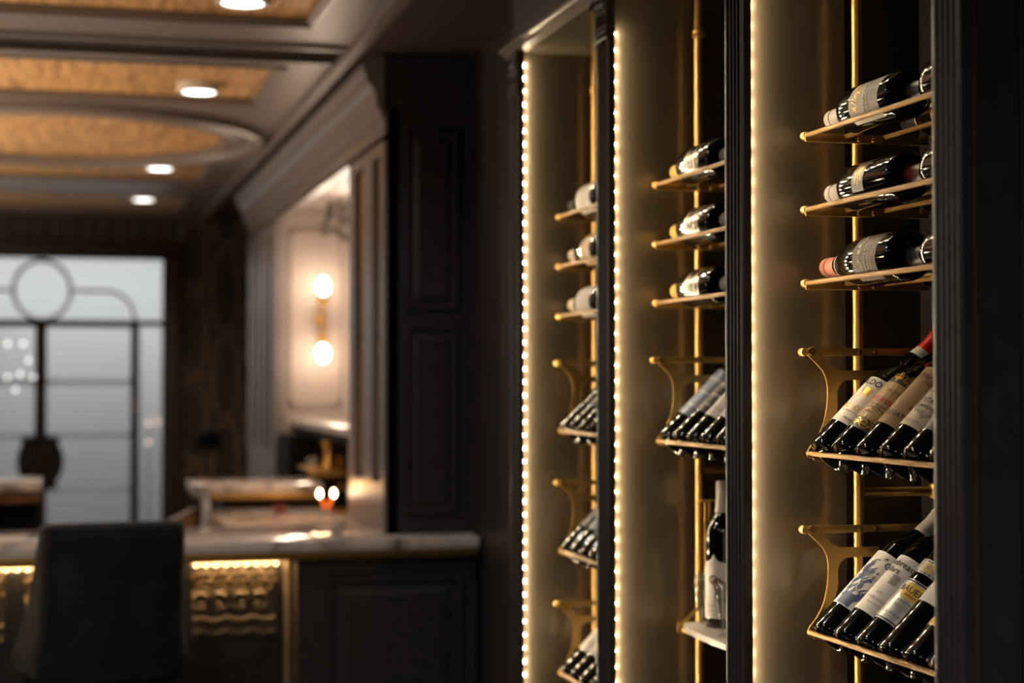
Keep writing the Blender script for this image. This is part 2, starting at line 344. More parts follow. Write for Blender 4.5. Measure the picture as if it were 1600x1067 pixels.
# ------------------------------------------------------------------ back bar joinery (face in a lit tone of the dark end's paint)
XB = 1.085; YN = 5.94
bb = thing('back_bar_unit', 'tall back bar joinery, lit tone in its taupe colour, with fluted pilasters and dark panelled end', 'joinery', (XB, YN, 0))
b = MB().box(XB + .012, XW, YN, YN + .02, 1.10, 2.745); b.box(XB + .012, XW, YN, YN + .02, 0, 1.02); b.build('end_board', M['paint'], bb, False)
for z0, z1, k in ((1.877, 2.485, 0), (1.179, 1.806, 1)):
    x0, x1 = 1.169, 1.337; f = MB(); a = YN
    # raised field: moulding frame, bevel and flat centre
    def ringq(f, r0, y0, r1, y1):
        (ax0, ax1, az0, az1), (bx0, bx1, bz0, bz1) = r0, r1
        f.add([(ax0, y0, az0), (ax1, y0, az0), (ax1, y0, az1), (ax0, y0, az1), (bx0, y1, bz0), (bx1, y1, bz0), (bx1, y1, bz1), (bx0, y1, bz1)],
              [(0, 1, 5, 4), (1, 2, 6, 5), (2, 3, 7, 6), (3, 0, 4, 7)])
    def inset(d): return (x0 + d, x1 - d, z0 + d, z1 - d)
    prof = [(-.012, 0), (-.006, -.010), (.004, -.010), (.010, .0), (.012, .004), (.034, -.008), (.036, -.008)]
    for (d0, h0), (d1_, h1) in zip(prof, prof[1:]): ringq(f, inset(d0), a + h0, inset(d1_), a + h1)
    q = inset(.036); f.add([(q[0], a - .008, q[2]), (q[1], a - .008, q[2]), (q[1], a - .008, q[3]), (q[0], a - .008, q[3])], [(0, 1, 2, 3)])
    f.build('raised_panel', M['paint'], bb, False)
YP1 = 6.69; YO = 9.03; YF = 10.34
def fluted(y0, y1, slots, z0=1.05, z1=2.46):
    f = MB(); ys = [y0]
    for s0, s1 in slots: ys += [s0, s1]
    ys.append(y1)
    for i in range(0, len(ys), 2): f.box(XB, XB + .05, ys[i], ys[i + 1], z0, z1)
    for s0, s1 in slots:
        f.box(XB + .03, XB + .05, s0, s1, z0, z1)
        f.box(XB, XB + .05, s0, s1, z0, 1.27); f.box(XB, XB + .05, s0, s1, 2.41, z1)
        m = (s0 + s1) / 2; r = (s1 - s0) / 2
    return f
sl = []
for a, b_ in ((594, 581), (568, 553)):
    sl.append((onX(a, 500, XB).y, onX(b_, 500, XB).y))
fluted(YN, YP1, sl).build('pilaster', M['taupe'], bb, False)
for s0, s1 in sl:
    MB().box(XB + .022, XB + .031, s0 + .02, s1 - .02, 1.30, 1.78).box(XB + .022, XB + .031, s0 + .02, s1 - .02, 1.80, 2.40).build('flute_inlay', M['brass_flat'], bb, False)
sl = [(9.2, 9.32), (9.45, 9.57), (9.75, 9.87), (10.0, 10.12)]
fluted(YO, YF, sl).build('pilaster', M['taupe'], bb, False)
for s0, s1 in sl: MB().box(XB + .022, XB + .031, s0 + .02, s1 - .02, 1.30, 2.40).build('flute_inlay', M['brass_flat'], bb, False)
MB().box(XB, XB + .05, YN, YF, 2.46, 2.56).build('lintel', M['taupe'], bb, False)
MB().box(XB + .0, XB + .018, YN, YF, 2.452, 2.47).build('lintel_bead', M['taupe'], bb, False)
cp = [(XB, 2.53), (XB - .012, 2.53), (XB - .014, 2.555), (XB - .028, 2.565), (XB - .030, 2.60), (XB - .036, 2.625), (XB - .052, 2.645), (XB - .062, 2.65), (XB - .064, 2.675), (XB - .074, 2.685), (XB - .076, 2.71), (XB - .062, 2.72), (XB, 2.745)]
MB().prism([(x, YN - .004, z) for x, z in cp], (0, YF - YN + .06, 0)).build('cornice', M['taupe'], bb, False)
MB().box(XB + .05, 1.78, YN + .02, YF, 2.52, 2.545).build('niche_soffit', M['nichewall'], bb, False)
MB().box(XB + .05, 1.78, YO, YO + .03, 0, 2.52).build('niche_side', M['nichewall'], bb, False)
MB().box(1.755, 1.79, YN + .02, YO, 0, 2.52).build('niche_back', M['nichewall'], bb, False)
MB().box(XB + .05, 1.78, YP1 - .02, YP1, 1.1, 2.52).build('niche_side', M['nichewall'], bb, False)
f = MB()
for x0, x1 in ((1.16, 1.42),):
    for zz in (1.5, 2.38): f.box(x0, x1, YO - .012, YO, zz, zz + .02)
    for xx in (x0, x1 - .016): f.box(xx, xx + .016, YO - .012, YO, 1.5, 2.4)
f.build('panel_moulding', M['nichewall'], bb, False)
MB().box(XB + .005, 1.755, 6.72, YO - .002, .99, 1.03, .004).build('back_counter', M['marble'], bb)
MB().box(XB + .03, 1.755, 6.72, YO - .002, 0, .99).build('base_cabinet', M['paint'], bb, False)
sh = MB().box(1.17, 1.755, 7.0, YO - .003, 1.395, 1.43, .004).build('marble_shelf', M['stone'], bb)
MB().box(1.185, 1.755, 7.02, YO - .003, 1.36, 1.394).build('shelf_rail', M['black'], bb, False)
MB().box(1.10, 1.235, 8.6, YO - .003, 1.031, 1.36).build('tall_box', M['black'], bb, False)
# sconce on the niche side wall
sp = onY(503, 500, 8.97)
sn = thing('wall_sconce', 'brass wall sconce with one bulb up and one bulb down in the back bar niche', 'wall lamp', (sp.x, YO, sp.z))
MB().lathe([(.03, 0), (.03, .01), (.012, .016)], (sp.x, YO - .0005, sp.z), 20, Matrix.Rotation(PI / 2, 3, 'X')).build('back_plate', M['brass'], sn)
MB().tube([(sp.x, YO - .012, sp.z), (sp.x, 8.93, sp.z)], .008, 10).tube([(sp.x, 8.93, sp.z - .08), (sp.x, 8.93, sp.z + .08)], .009, 10).build('arm', M['brass'], sn)
for sg, py in ((1, 447), (-1, 552)):
    z = onY(503, py, 8.93).z
    MB().lathe([(.010, sp.z + sg * .07), (.026, sp.z + sg * .085), (.030, z - sg * .055), (.026, z - sg * .055), (.010, sp.z + sg * .09)], (sp.x, 8.93, 0), 20).build('cup', M['brass'], sn)
    MB().ball((sp.x, 8.93, z), .033, 16, 12, (1, 1, 1.35)).build('bulb', M['bulb'], sn)
    point('sconce_bulb_lamp', (sp.x - .01, 8.80, z + sg * .02), 3.2, (1, .80, .62), .06)
spot('niche_downlight', (1.42, 7.9, 2.5), 10, (1, .85, .7), 130, .05)
point('niche_uplight', (1.36, 8.2, 2.36), 5, (1, .85, .72), .08)
# leaf garland under niche soffit
lf = MB(); random.seed(3)
for i in range(34):
    px, py = random.uniform(505, 548), random.uniform(318, 372)
    q = onY(px, py, 8.55 + random.uniform(-.15, .15)); a = random.uniform(0, 2 * PI); u = Vector((math.cos(a), 0, math.sin(a))) * .03; v = Vector((-math.sin(a), .3, math.cos(a))) * .012
    lf.add([q - u, q - v, q + u, q + v], [(0, 1, 2, 3)])
hk = onY(527, 345, 8.55)
gl = thing('hanging_ornament', 'small glittering leaf ornament hanging under the niche soffit', 'ornament', (hk.x, 8.55, 2.52))
lf.build('leaf_cluster', M['brown'], gl, False)['kind'] = 'stuff'; MB().tube([(hk.x, 8.55, 2.52), (hk.x, 8.55, hk.z)], .002, 6).build('cord', M['dbrass'], gl)
# bottles / glasses on the marble shelf
def small_bottle(x, y, z, h, r, m, label, cat='bottle', name='bottle', grp='bottles on the back bar shelf', cap='cap_black'):
    t = thing(name, label, cat, (x, y, z), grp)
    MB().lathe([(0, 0), (r, 0), (r, h * .58), (r * .8, h * .68), (r * .35, h * .76), (r * .35, h * .92)], (x, y, z), 20).build('body', m, t)
    MB().lathe([(r * .42, h * .9), (r * .42, h), (0, h)], (x, y, z), 16).build('cap', M[cap], t)
small_bottle(1.36, 8.2, 1.43, .075, .035, M['amberlabel'], 'squat amber jar on the marble shelf in the niche', 'jar', 'jar')
small_bottle(1.33, 7.75, 1.43, .09, .03, M['pale'], 'pale short bottle at the near end of the marble shelf')
# brass coffee machine
mp = onY(512, 800, 8.0)
cm = thing('coffee_machine', 'ornate brass coffee machine on the back counter below the marble shelf', 'coffee machine', (mp.x, 8.0, 1.03))
x = mp.x; z = 1.03
MB().box(x - .085, x + .085, 7.95, 8.25, z + .025, z + .17, .01).build('body', M['black'], cm)
f = MB()
for xx in (x - .095, x + .085): f.box(xx, xx + .014, 7.93, 7.95, z, z + .175, .003)
f.box(x - .095, x + .099, 7.93, 7.95, z + .165, z + .185, .003); f.box(x - .1, x + .1, 7.9, 8.26, z, z + .022, .004); f.build('frame', M['brass'], cm)
MB().box(x - .1, x + .1, 7.92, 8.26, z + .186, z + .20, .004).build('top_tray', M['brass'], cm)
MB().lathe([(.03, .2), (.028, .22), (.018, .235), (.018, .29), (.03, .30), (.028, .325), (.008, .345), (.0, .36)], (x + .01, 8.05, z), 20).build('dome', M['brass'], cm)
for xx in (-.05, .05):
    MB().lathe([(.014, 0), (.018, .03), (.01, .035)], (x + xx, 7.93, z + .10), 14).build('group_head', M['brass'], cm)
    MB().tube([(x + xx, 7.93, z + .10), (x + xx, 7.86, z + .09)], .007, 8).build('portafilter', M['frame'], cm)
for i, (px, py, m_, l) in enumerate(((490, 712, 'silver', 'small silver cup on the left of the coffee machine top'), (533, 716, 'amberlabel', 'small amber cup on the right of the coffee machine top'))):
    q = onY(px, py, 8.1); t = thing('cup', l, 'cup', (q.x, 8.1, z + .2), 'cups on the coffee machine')
    MB().lathe([(0, 0), (.014, 0), (.022, .045), (.020, .045), (.012, .004), (0, .004)], (q.x, 8.1, z + .2005), 16).build('bowl', M[m_], t)
    MB().tube([(q.x - .02, 8.1, z + .236), (q.x - .034, 8.1, z + .23), (q.x - .03, 8.1, z + .214), (q.x - .016, 8.1, z + .21)], .003, 6).build('handle', M[m_], t)

# ------------------------------------------------------------------ bar counter
YE = 5.79; ct = thing('bar_counter', 'long marble bar counter with brass edge and lit grille front', 'bar counter', (.4, YE, 0))
k = MB().box(-3.0, 1.385, YE, 6.42, 1.063, 1.10, .003); k.box(.60, XB - .002, 6.42, 7.28, 1.063, 1.10)
k.build('marble_top', M['marble'], ct)
MB().box(-3.0, 1.385, YE + .006, 6.40, 1.036, 1.0625, .003).box(.61, XB - .003, 6.40, 7.27, 1.036, 1.0625).build('brass_edge', M['brass'], ct)
f = MB().box(.787, 1.385, 5.83, 6.3, 0, 1.035).box(.62, XB - .003, 6.3, 7.2, 0, 1.035).box(-3.0, .787, 5.96, 6.3, 0, 1.035)
f.build('front_board', M['paint'], ct, False)
z1 = .963; z0 = .15; x0, x1 = .884, 1.326; a = 5.83; f = MB()
def inset(d): return (x0 + d, x1 - d, z0 + d, z1 - d)
prof = [(-.014, 0), (-.008, -.012), (.006, -.012), (.012, .0), (.014, .004), (.05, -.008)]
for (d0, h0), (d1_, h1) in zip(prof, prof[1:]): ringq(f, inset(d0), a + h0, inset(d1_), a + h1)
q = inset(.05); f.add([(q[0], a - .008, q[2]), (q[1], a - .008, q[2]), (q[1], a - .008, q[3]), (q[0], a - .008, q[3])], [(0, 1, 2, 3)])
f.build('raised_panel', M['paint'], ct, False)
MB().box(.748, .768, 5.925, 5.96, 0, 1.035, .003).build('brass_upright', M['grille'], ct)
MB().box(.775, .787, 5.83, 5.96, 0, 1.035).build('side_board', M['brown'], ct, False)
def grille(xa, xb, seed):
    rnd = random.Random(seed); gp = thing('bronze_grille', 'x', 'grille', ((xa + xb) / 2, 5.95, .8), 'bronze grilles along the bar front')
    W = xb - xa; per = .130; n = int(W / per + .99)
    MB().box(xa, xb, 5.948, 5.959, .77, 1.02).build('back_plate', M['grilleback'], gp, False)
    cv = MB()
    for i in range(n + 1):
        cx = xa + .03 + i * per
        for dx, sg in ((0, 1), (.06, -1)):
            c = cx + dx
            if c > xb - .02: continue
            cv.tube([(c + sg * .024 * math.cos(t), 5.94 - .004 * math.sin(t), .902 + .016 * math.sin(t)) for t in [j * PI / 8 for j in range(-2, 9)]], .007, 7)
            cv.ball((c + sg * .002, 5.938, .884), .009, 10, 6)
            cv.tube([(c - sg * .026, 5.942, .886), (c - sg * .022, 5.938, .872), (c, 5.937, .868), (c + sg * .02, 5.94, .873)], .006, 7)
    for r in range(3):
        zz = .930 + r * .025
        for i in range(int(W / .030)):
            cx = xa + .014 + i * .030 + (r % 2) * .012
            if cx > xb - .012: continue
            sg = 1 if i % 2 else -1
            cv.tube([(cx - .014, 5.945, zz - .006), (cx - .004, 5.936, zz + sg * .006), (cx + .008, 5.935, zz + .008), (cx + .016, 5.944, zz + .002 * sg)], .0055, 6)
    cv.build('scroll_relief', M['grille'], gp)
    for zz, r, nm in ((.833, .0065, 'wave_bar'), (.790, .005, 'wave_bar')):
        MB().tube([(xa + .006 + (W - .012) * j / 40, 5.937, zz + .005 * math.sin((j / 40) * W / .09 * 2 * PI)) for j in range(41)], r, 8).build(nm, M['grille'], gp)
    return gp
tag(grille(.44, .72, 1), 'bronze scrolled grille under the counter between the stool and the dark panel')
tag(grille(-.095, .13, 2), 'bronze scrolled grille just left of the velvet stool, partly behind its back')
tag(grille(-.43, -.155, 3), 'bronze scrolled grille cut off by the left edge of the photo')
# ------------------------------------------------------------------ led strips
led_me = None
def led_strip(label, pts, axis, name='led_strip', tape=None, size=.0035, group=None, m_=None):
    global led_me
    p0 = Vector(pts[0]); t = thing(name, label, 'led strip', p0, group)
    p1 = Vector(pts[-1]); n = axis
    mn = [min(p0[i], p1[i]) for i in range(3)]; mx = [max(p0[i], p1[i]) for i in range(3)]
    e = [.004 if abs(mx[i] - mn[i]) < 1e-4 else .01 for i in range(3)]
    cen = [(-n[i]) * .0042 for i in range(3)]
    bx = []
    for i in range(3):
        if abs(n[i]) > .5: bx += sorted([p0[i] - n[i] * .0025, p0[i] - n[i] * .0045])
        else: bx += [mn[i] - e[i], mx[i] + e[i]]
    MB().box(*bx).build('tape', M['ledtape'], t, False)
    if led_me is None:
        o = MB().ball((0, 0, 0), size, 8, 6).build('led', M['led'], None); led_me = o.data; bpy.data.objects.remove(o)
    me_ = led_me
    if m_: me_ = led_me.copy(); me_.materials.clear(); me_.materials.append(m_)
    for p in pts:
        o = bpy.data.objects.new('led', me_); C.objects.link(o); o.parent = t; o.location = Vector(p) - p0
    return t
for xa, xb, l in ((.44, .745, 'warm led strip under the counter, right of the stool'), (-.43, .36, 'warm led strip under the counter, left of and behind the stool')):
    n = int((xb - xa) / .0332)
    led_strip(l, [(xa + .012 + i * .0332, 5.93, 1.012) for i in range(n)], (0, 0, -1), group='led strips under the counter', m_=M['led_soft'])
    area('counter_led_lamp', ((xa + xb) / 2, 5.925, 1.022), ((xa + xb) / 2, 5.928, .8), xb - xa, .015, 4.2 * (xb - xa), (1, .68, .34))
# menu on the counter
mn = thing('menu_card', 'pale menu card lying on the counter left of the stool', 'menu', (-.13, 6.0, 1.10))
MB().box(-.42, -.085, 5.86, 6.14, 1.1005, 1.106, .001).build('page', M['silver'], mn, False); MB().box(-.41, -.095, 5.87, 6.13, 1.1062, 1.108).build('cover', M['pale'], mn, False)
# twin candle holder
cp_ = Vector((1.018, 6.80, 1.10)); cd = thing('candle_holder', 'small glass holder with two lit orange candles on the counter by the pilaster', 'candle holder', cp_)
MB().lathe([(0, 0.0005), (.034, .0005), (.036, .006), (.014, .014), (.010, .026), (.02, .034), (.017, .034), (0, .024)], cp_, 24).build('glass_base', M['clear'], cd)
for sg in (-1, 1):
    MB().tube([cp_ + Vector((sg * .006, 0, .03)), cp_ + Vector((sg * .024, 0, .076))], .0065, 10).build('candle', M['wax'], cd)
    fl = MB().lathe([(0, -.010), (.007, -.004), (.009, .004), (.006, .014), (0, .024)], cp_ + Vector((sg * .0275, 0, .084)), 14).build('flame', M['flame'], cd)
point('candle_lamp', cp_ + Vector((-.0, -.03, .12)), .55, (1, .50, .2), .02)
# raised ledges at the inner side of the bar
rl = thing('raised_bar_ledge', 'raised marble ledge on a scrolled stone bracket beyond the counter', 'bar ledge', (.8, 7.5, 0))
MB().box(.55, XB - .005, 7.30, 7.80, 1.165, 1.20, .004).build('marble_slab', M['marble'], rl)
MB().box(.56, XB - .006, 7.31, 7.79, 1.14, 1.164, .002).build('brass_edge', M['brass'], rl)
MB().box(.68, XB - .006, 7.45, 7.75, 0, 1.139).build('body', M['brown'], rl, False)
sc_ = [(.555, 1.195), (.585, 1.195), (.61, 1.15), (.615, 1.10), (.635, 1.055), (.69, 1.01), (.69, .99), (.62, .985), (.585, .985), (.578, 1.05), (.582, 1.10), (.575, 1.14), (.55, 1.17)]
MB().prism([(a_, 7.285, b_) for a_, b_ in sc_][::-1], (0, .03, 0)).prism([(a_, 7.285, b_) for a_, b_ in ((.58, .985), (.68, .985), (.68, 0), (.58, 0))], (0, .03, 0)).build('scroll_bracket', M['greystone'], rl)
rl = thing('raised_bar_ledge', 'raised marble ledge over a dark cupboard at the left edge of the photo', 'bar ledge', (-.5, 7.6, 0))
MB().box(-1.6, -.055, 7.45, 7.95, 1.175, 1.212, .004).build('marble_slab', M['marble'], rl)
MB().box(-1.6, -.06, 7.46, 7.94, 1.125, 1.174, .002).build('brass_edge', M['walnut'], rl)
MB().box(-1.6, -.07, 7.50, 7.9, 0, 1.124).build('body', M['black'], rl, False)
wl = thing('walnut_rail', 'sloping walnut rail between the stone bracket and the glass doors', 'rail', (.5, 7.6, 0))
MB().prism([(.40, 7.55, 1.0), (.57, 7.55, 1.085), (.60, 7.55, 1.085), (.60, 7.55, 1.02), (.45, 7.55, .96)], (0, .12, 0)).build('top_rail', M['walnut'], wl); MB().box(.5, .575, 7.57, 7.65, 0, 1.0).build('post', M['walnut'], wl)
small_bottle(.855, 7.36, 1.2, .001, .0, M['pale'], 'x') if False else None
q = onY(437, 797, 7.0)
rb = thing('red_napkin_ring', 'small red pot standing on the counter left of the candles', 'pot', (q.x, 7.0, 1.10))
MB().lathe([(0, .0005), (.022, .0005), (.028, .03), (.026, .034), (.02, .01), (0, .008)], (q.x, 7.0, 1.10), 20).build('bowl', M['cap_wine'], rb)
rb.name = 'red_pot'

# ------------------------------------------------------------------ velvet stool
st = thing('bar_stool', 'black velvet high back bar stool standing in front of the counter', 'bar stool', (.175, 5.36, 0))
ca, sa = math.cos(math.radians(9)), math.sin(math.radians(9)); S0_ = Vector((.172, 5.34, 0))
def loc(x, y, z): return (S0_.x + x * ca - y * sa, S0_.y + x * sa + y * ca, z)
def shell(th):
    rows = []; NZ, NT = 22, 30
    for i in range(NZ + 1):
        s = i / NZ; z = .735 + s * .449
        hw = .212 + .016 * math.exp(-((s - .10) / .22) ** 2) - .012 * max(0, .12 - s) * 8 * .8
        wing = .20 * (1 - s) ** .9 + .055
        flare = .035 * (1 - s) ** 1.5
        row = []
        for j in range(NT + 1):
            t = -1 + 2 * j / NT; at = abs(t); sg = 1 if t > 0 else -1
            R = .075
            # back straight part, rounded corner, wing
            L1 = hw - R; L2 = R * PI / 2; L3 = wing; tot = L1 + L2 + L3; d = at * tot
            if d < L1: x, y = d, 0
            elif d < L1 + L2:
                a = (d - L1) / R; x, y = L1 + R * math.sin(a), R * (1 - math.cos(a))
            else: x, y = hw + flare * (d - L1 - L2) / L3, R + (d - L1 - L2)
            y += .02 * (1 - (x / hw) ** 2) * -1
            y -= .05 * s
            # inward offset
            nx = 0 if d < L1 else math.sin(min((d - L1) / R, PI / 2)); ny = -1 if d < L1 else -math.cos(min((d - L1) / R, PI / 2))
            row.append(loc(sg * (x - nx * th), y - ny * th, z + (-.010 * (at ** 3) if s > .9 else 0)))
        rows.append(row)
    return rows
ro, ri = shell(0), shell(.045); NZ = len(ro); NT = len(ro[0]); mb = MB(); vs = [v for r in ro for v in r] + [v for r in ri for v in r]; K = NZ * NT; fs = []
for i in range(NZ - 1):
    for j in range(NT - 1):
        a_ = i * NT + j; fs.append((a_, a_ + 1, a_ + NT + 1, a_ + NT)); fs.append((K + a_, K + a_ + NT, K + a_ + NT + 1, K + a_ + 1))
for j in range(NT - 1):
    fs.append((j, K + j, K + j + 1, j + 1)); a_ = (NZ - 1) * NT + j; fs.append((a_, a_ + 1, K + a_ + 1, K + a_))
for i in range(NZ - 1):
    fs.append((i * NT, (i + 1) * NT, K + (i + 1) * NT, K + i * NT)); a_ = i * NT + NT - 1; fs.append((a_, K + a_, K + a_ + NT, a_ + NT))
o = mb.add(vs, fs).build('backrest', M['velvet'], st, ang=60)
bv = o.modifiers.new('b', 'BEVEL'); bv.width = .012; bv.segments = 3; bv.limit_method = 'ANGLE'
NTm = NT
MB().tube([Vector(ro[-1][j]) * .5 + Vector(ri[-1][j]) * .5 + Vector((0, 0, .006)) for j in range(NTm)], .022, 10).build('top_roll', M['velvet'], st)
MB().prism([loc(x_, y_, .70) for x_, y_ in ((-.2, .02), (.2, .02), (.22, .3), (.16, .4), (-.16, .4), (-.22, .3))], (0, 0, .07)).build('seat', M['velvet'], st)
for x_, y_ in ((-.18, .05), (.18, .05), (-.18, .34), (.18, .34)):
    MB().tube([loc(x_ * .95, y_, .70), loc(x_ * 1.12, y_ + (-.03 if y_ < .1 else .03), 0.001)], [.013, .009], 12).build('leg', M['brass'], st)
MB().tube([loc(-.19, .03, .25), loc(.19, .03, .25), loc(.19, .36, .25), loc(-.19, .36, .25)], .008, 8, closed=True).build('foot_rail', M['brass'], st)

# ------------------------------------------------------------------ wine cabinet
XF = 1.128; XLIP = 1.143; XBK = 1.468
YP = [2.79, 3.542, 4.29]; YP0 = 2.045; PW = .088
ZS = 2.46
wc = thing('wine_cabinet', 'tall dark classical wine cabinet with fluted pilasters and three lit bays', 'cabinet', (1.3, 3.3, 0))
def shaft(yn, z0=.16, z1=2.375, w=PW):
    prof = [(XLIP, yn), (XF + .002, yn), (XF, yn + .003)]
    n = 4; m = .012; fw = (w - 2 * m) / n
    for i in range(n):
        a = yn + m + i * fw + .002; c = yn + m + (i + 1) * fw - .002
        prof.append((XF, a))
        for k in range(1, 6): prof.append((XF + .007 * math.sin(PI * k / 6), a + (c - a) * k / 6))
        prof.append((XF, c))
    prof += [(XF, yn + w - .003), (XF + .002, yn + w), (XLIP, yn + w)]
    return MB().prism([(x_, y_, z0) for x_, y_ in prof], (0, 0, z1 - z0))
def capital(yn, w=PW):
    par = MB().box(XF - .010, XLIP, yn - .008, yn + w + .008, 2.443, 2.458, .002).box(XF - .002, XLIP, yn + .002, yn + w - .002, 2.372, 2.443).build('capital', M['paint'], wc)
    r = MB()
    for zz, rr in ((2.378, .004), (2.366, .005), (2.354, .0035)):
        r.tube([(XLIP, yn - .001, zz), (XF - .003, yn - .001, zz), (XF - .003, yn + w + .001, zz), (XLIP, yn + w + .001, zz)], rr, 8)
    r.build('neck_ring', M['paint'], par)
    def leaf(y, z, wd, h, out, x0=XF - .003):
        vs = []; fs = []
        for i in range(8):
            s = i / 7; zz = z + h * math.sin(s * PI * .62) / math.sin(PI * .5); xo = -out * s ** 2.2; ww = wd * (math.sin(PI * (.18 + .74 * s)) ** .8) * .5
            wv = ww * (1 + .18 * (-1) ** i)
            vs += [(x0 + xo + .001, y - wv, zz), (x0 + xo - .004, y, zz + .001), (x0 + xo + .001, y + wv, zz)]
        for i in range(7): fs += [(3 * i, 3 * i + 1, 3 * i + 4, 3 * i + 3), (3 * i + 1, 3 * i + 2, 3 * i + 5, 3 * i + 4)]
        mb = MB(); mb.add(vs, fs); n = len(vs); mb.add([(v[0] + .003, v[1], v[2]) for v in vs], [f[::-1] for f in fs]); return mb
    for i in range(3): leaf(yn + w * (.18 + .32 * i), 2.382, .026, .030, .012).build('acanthus_leaf', M['paint'], par)
    for i in range(2): leaf(yn + w * (.34 + .32 * i), 2.384, .028, .046, .018).build('acanthus_leaf', M['paint'], par)
    for sg, yy in ((-1, yn + .004), (1, yn + w - .004)):
        sp_ = [(XF - .010, yy - sg * (.016 * (1 - t / 14)) * math.cos(t * .62) + sg * .004, 2.428 + .013 * (1 - t / 14) * math.sin(t * .62)) for t in range(13)]
        MB().tube(sp_, [.0038 - .00018 * i for i in range(13)], 7).build('volute', M['paint'], par)
for yn in [YP0] + YP:
    s = shaft(yn, w=.082 if yn == YP0 else PW); s.build('pilaster_shaft', M['paint'], wc, ang=50)
    capital(yn)
    MB().box(XF - .012, XLIP + .03, yn - .0, yn + PW + .006, 0, .12, .003).box(XF - .006, XLIP + .03, yn - .003, yn + PW + .003, .12, .16, .003).build('pilaster_base', M['paint'], wc)
for i, yp in enumerate(YP):
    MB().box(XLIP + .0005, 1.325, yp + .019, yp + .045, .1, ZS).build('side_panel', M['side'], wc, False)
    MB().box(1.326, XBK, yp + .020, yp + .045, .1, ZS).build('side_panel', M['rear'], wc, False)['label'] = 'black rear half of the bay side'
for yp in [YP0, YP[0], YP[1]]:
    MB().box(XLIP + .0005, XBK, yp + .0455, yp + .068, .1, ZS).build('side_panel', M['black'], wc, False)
for y0, y1 in ((YP0 + .0455, YP[0] + .045), (YP[0] + .0455, YP[1] + .045), (YP[1] + .0455, YP[2] + .045)):
    MB().box(XBK + .0005, XBK + .025, y0, y1, .1, ZS).build('back_panel', M['black'], wc, False)
    MB().box(XLIP, XBK, y0, y1, .06, .10).build('bottom_shelf', M['paint'], wc, False)
MB().box(XLIP + .01, XBK + .025, YP0, YP[2] + .09, ZS, ZS + .02).build('soffit_panel', M['side'], wc, False)
YEND = YP[2] + PW + .02
MB().box(XF + .01, XBK + .02, YP0, YEND - .012, 2.485, 2.70).build('frieze', M['paint'], wc, False)
mp_ = [(XF + .02, 2.458), (XF - .012, 2.458), (XF - .014, 2.466), (XF - .024, 2.468), (XF - .026, 2.474), (XF - .020, 2.478), (XF - .010, 2.482), (XF - .010, 2.486), (XF - .002, 2.492), (XF + .02, 2.492)]
MB().prism([(x_, YP0, z_) for x_, z_ in mp_], (0, YEND - YP0, 0)).build('architrave_moulding', M['taupe'], wc, False)
cp2 = [(XF + .02, 2.622), (XF, 2.622), (XF - .008, 2.632), (XF - .012, 2.645), (XF - .03, 2.66), (XF - .032, 2.70), (XF + .02, 2.70)]
MB().prism([(x_, YP0, z_) for x_, z_ in cp2], (0, YEND - YP0, 0)).build('cornice', M['taupe'], wc, False)
MB().box(XF + .01, XBK + .02, YP0, YEND, 2.70, 2.75).build('top_board', M['paint'], wc, False)
MB().box(XLIP + .0005, XBK, YP[2] + .0455, YP[2] + PW - .01, 0, 2.46).build('end_board', M['paint'], wc, False)
# flat dark boards to the right of the nearest pilaster
xe = onY(1597, 500, YP0).x
MB().box(XLIP + .0, XLIP + .006, YP0 - .004, YP0 + .02, 0, 2.458, .001).build('edge_bead', M['brown'], wc, False)
MB().box(XLIP + .0065, xe - .0012, YP0 + .002, YP0 + .045, 0, 2.75, .001).build('flat_board', M['paint'], wc, False)
MB().box(xe + .0012, 1.50, YP0 + .002, YP0 + .045, 0, 2.75, .001).build('flat_board', M['paint'], wc, False)
zs = [.90 + i * .0335 for i in range(46)]
XLED = XLIP + .0015
for yp, tz, l in zip(YP, (2.40, 2.36, 2.425), ('warm led strip lighting the nearest wine bay', 'warm led strip lighting the middle wine bay', 'warm led strip lighting the farthest wine bay')):
    n = int((tz - .62) / .0335) + 1
    led_strip(l, [(XLED, yp + .0135, tz - i * .0335) for i in range(n)], (1, 0, 0), group='led strips on the cabinet bay sides')

# ------------------------------------------------------------------ bottles
BORD = [(0, .022), (.010, .020), (.022, .010), (.029, .002), (.033, 0), (.0365, .003), (.038, .010), (.038, .188), (.0372, .198), (.034, .209), (.028, .219), (.0205, .229), (.0165, .239), (.015, .252), (.0145, .292), (.0135, .297), (.0, .297)]
BURG = [(0, .022), (.010, .020), (.022, .010), (.030, .002), (.0345, 0), (.038, .003), (.0395, .011), (.0395, .135), (.0385, .155), (.035, .176), (.029, .198), (.0225, .217), (.0175, .236), (.0152, .255), (.0145, .292), (.0135, .297), (0, .297)]
SHORT = [(r, z if z < .15 else .168 + (z - .188) * (.277 - .168) / (.297 - .188)) for r, z in BORD]
PROF = {'bord': BORD, 'burg': BURG, 'short': SHORT}
def radius_at(kind, z):
    P = [p for p in PROF[kind] if p[0] > .012][2:]
    for (r0, z0), (r1, z1) in zip(P, P[1:]):
        if z0 <= z <= z1 and z1 > z0: return r0 + (r1 - r0) * (z - z0) / (z1 - z0)
    return P[-1][0]
body_me = {}
def shared(key, fn):
    if key not in body_me:
        o = fn(); body_me[key] = o.data; bpy.data.objects.remove(o)
    return body_me[key]
def inst(name, me, parent):
    o = bpy.data.objects.new(name, me); C.objects.link(o); o.parent = parent; return o
def wrap_pt(kind, u, v, h):
    r = radius_at(kind, v) + h; a = u / radius_at(kind, .1); return (r * math.cos(a), r * math.sin(a), v)
txt_cache = {}
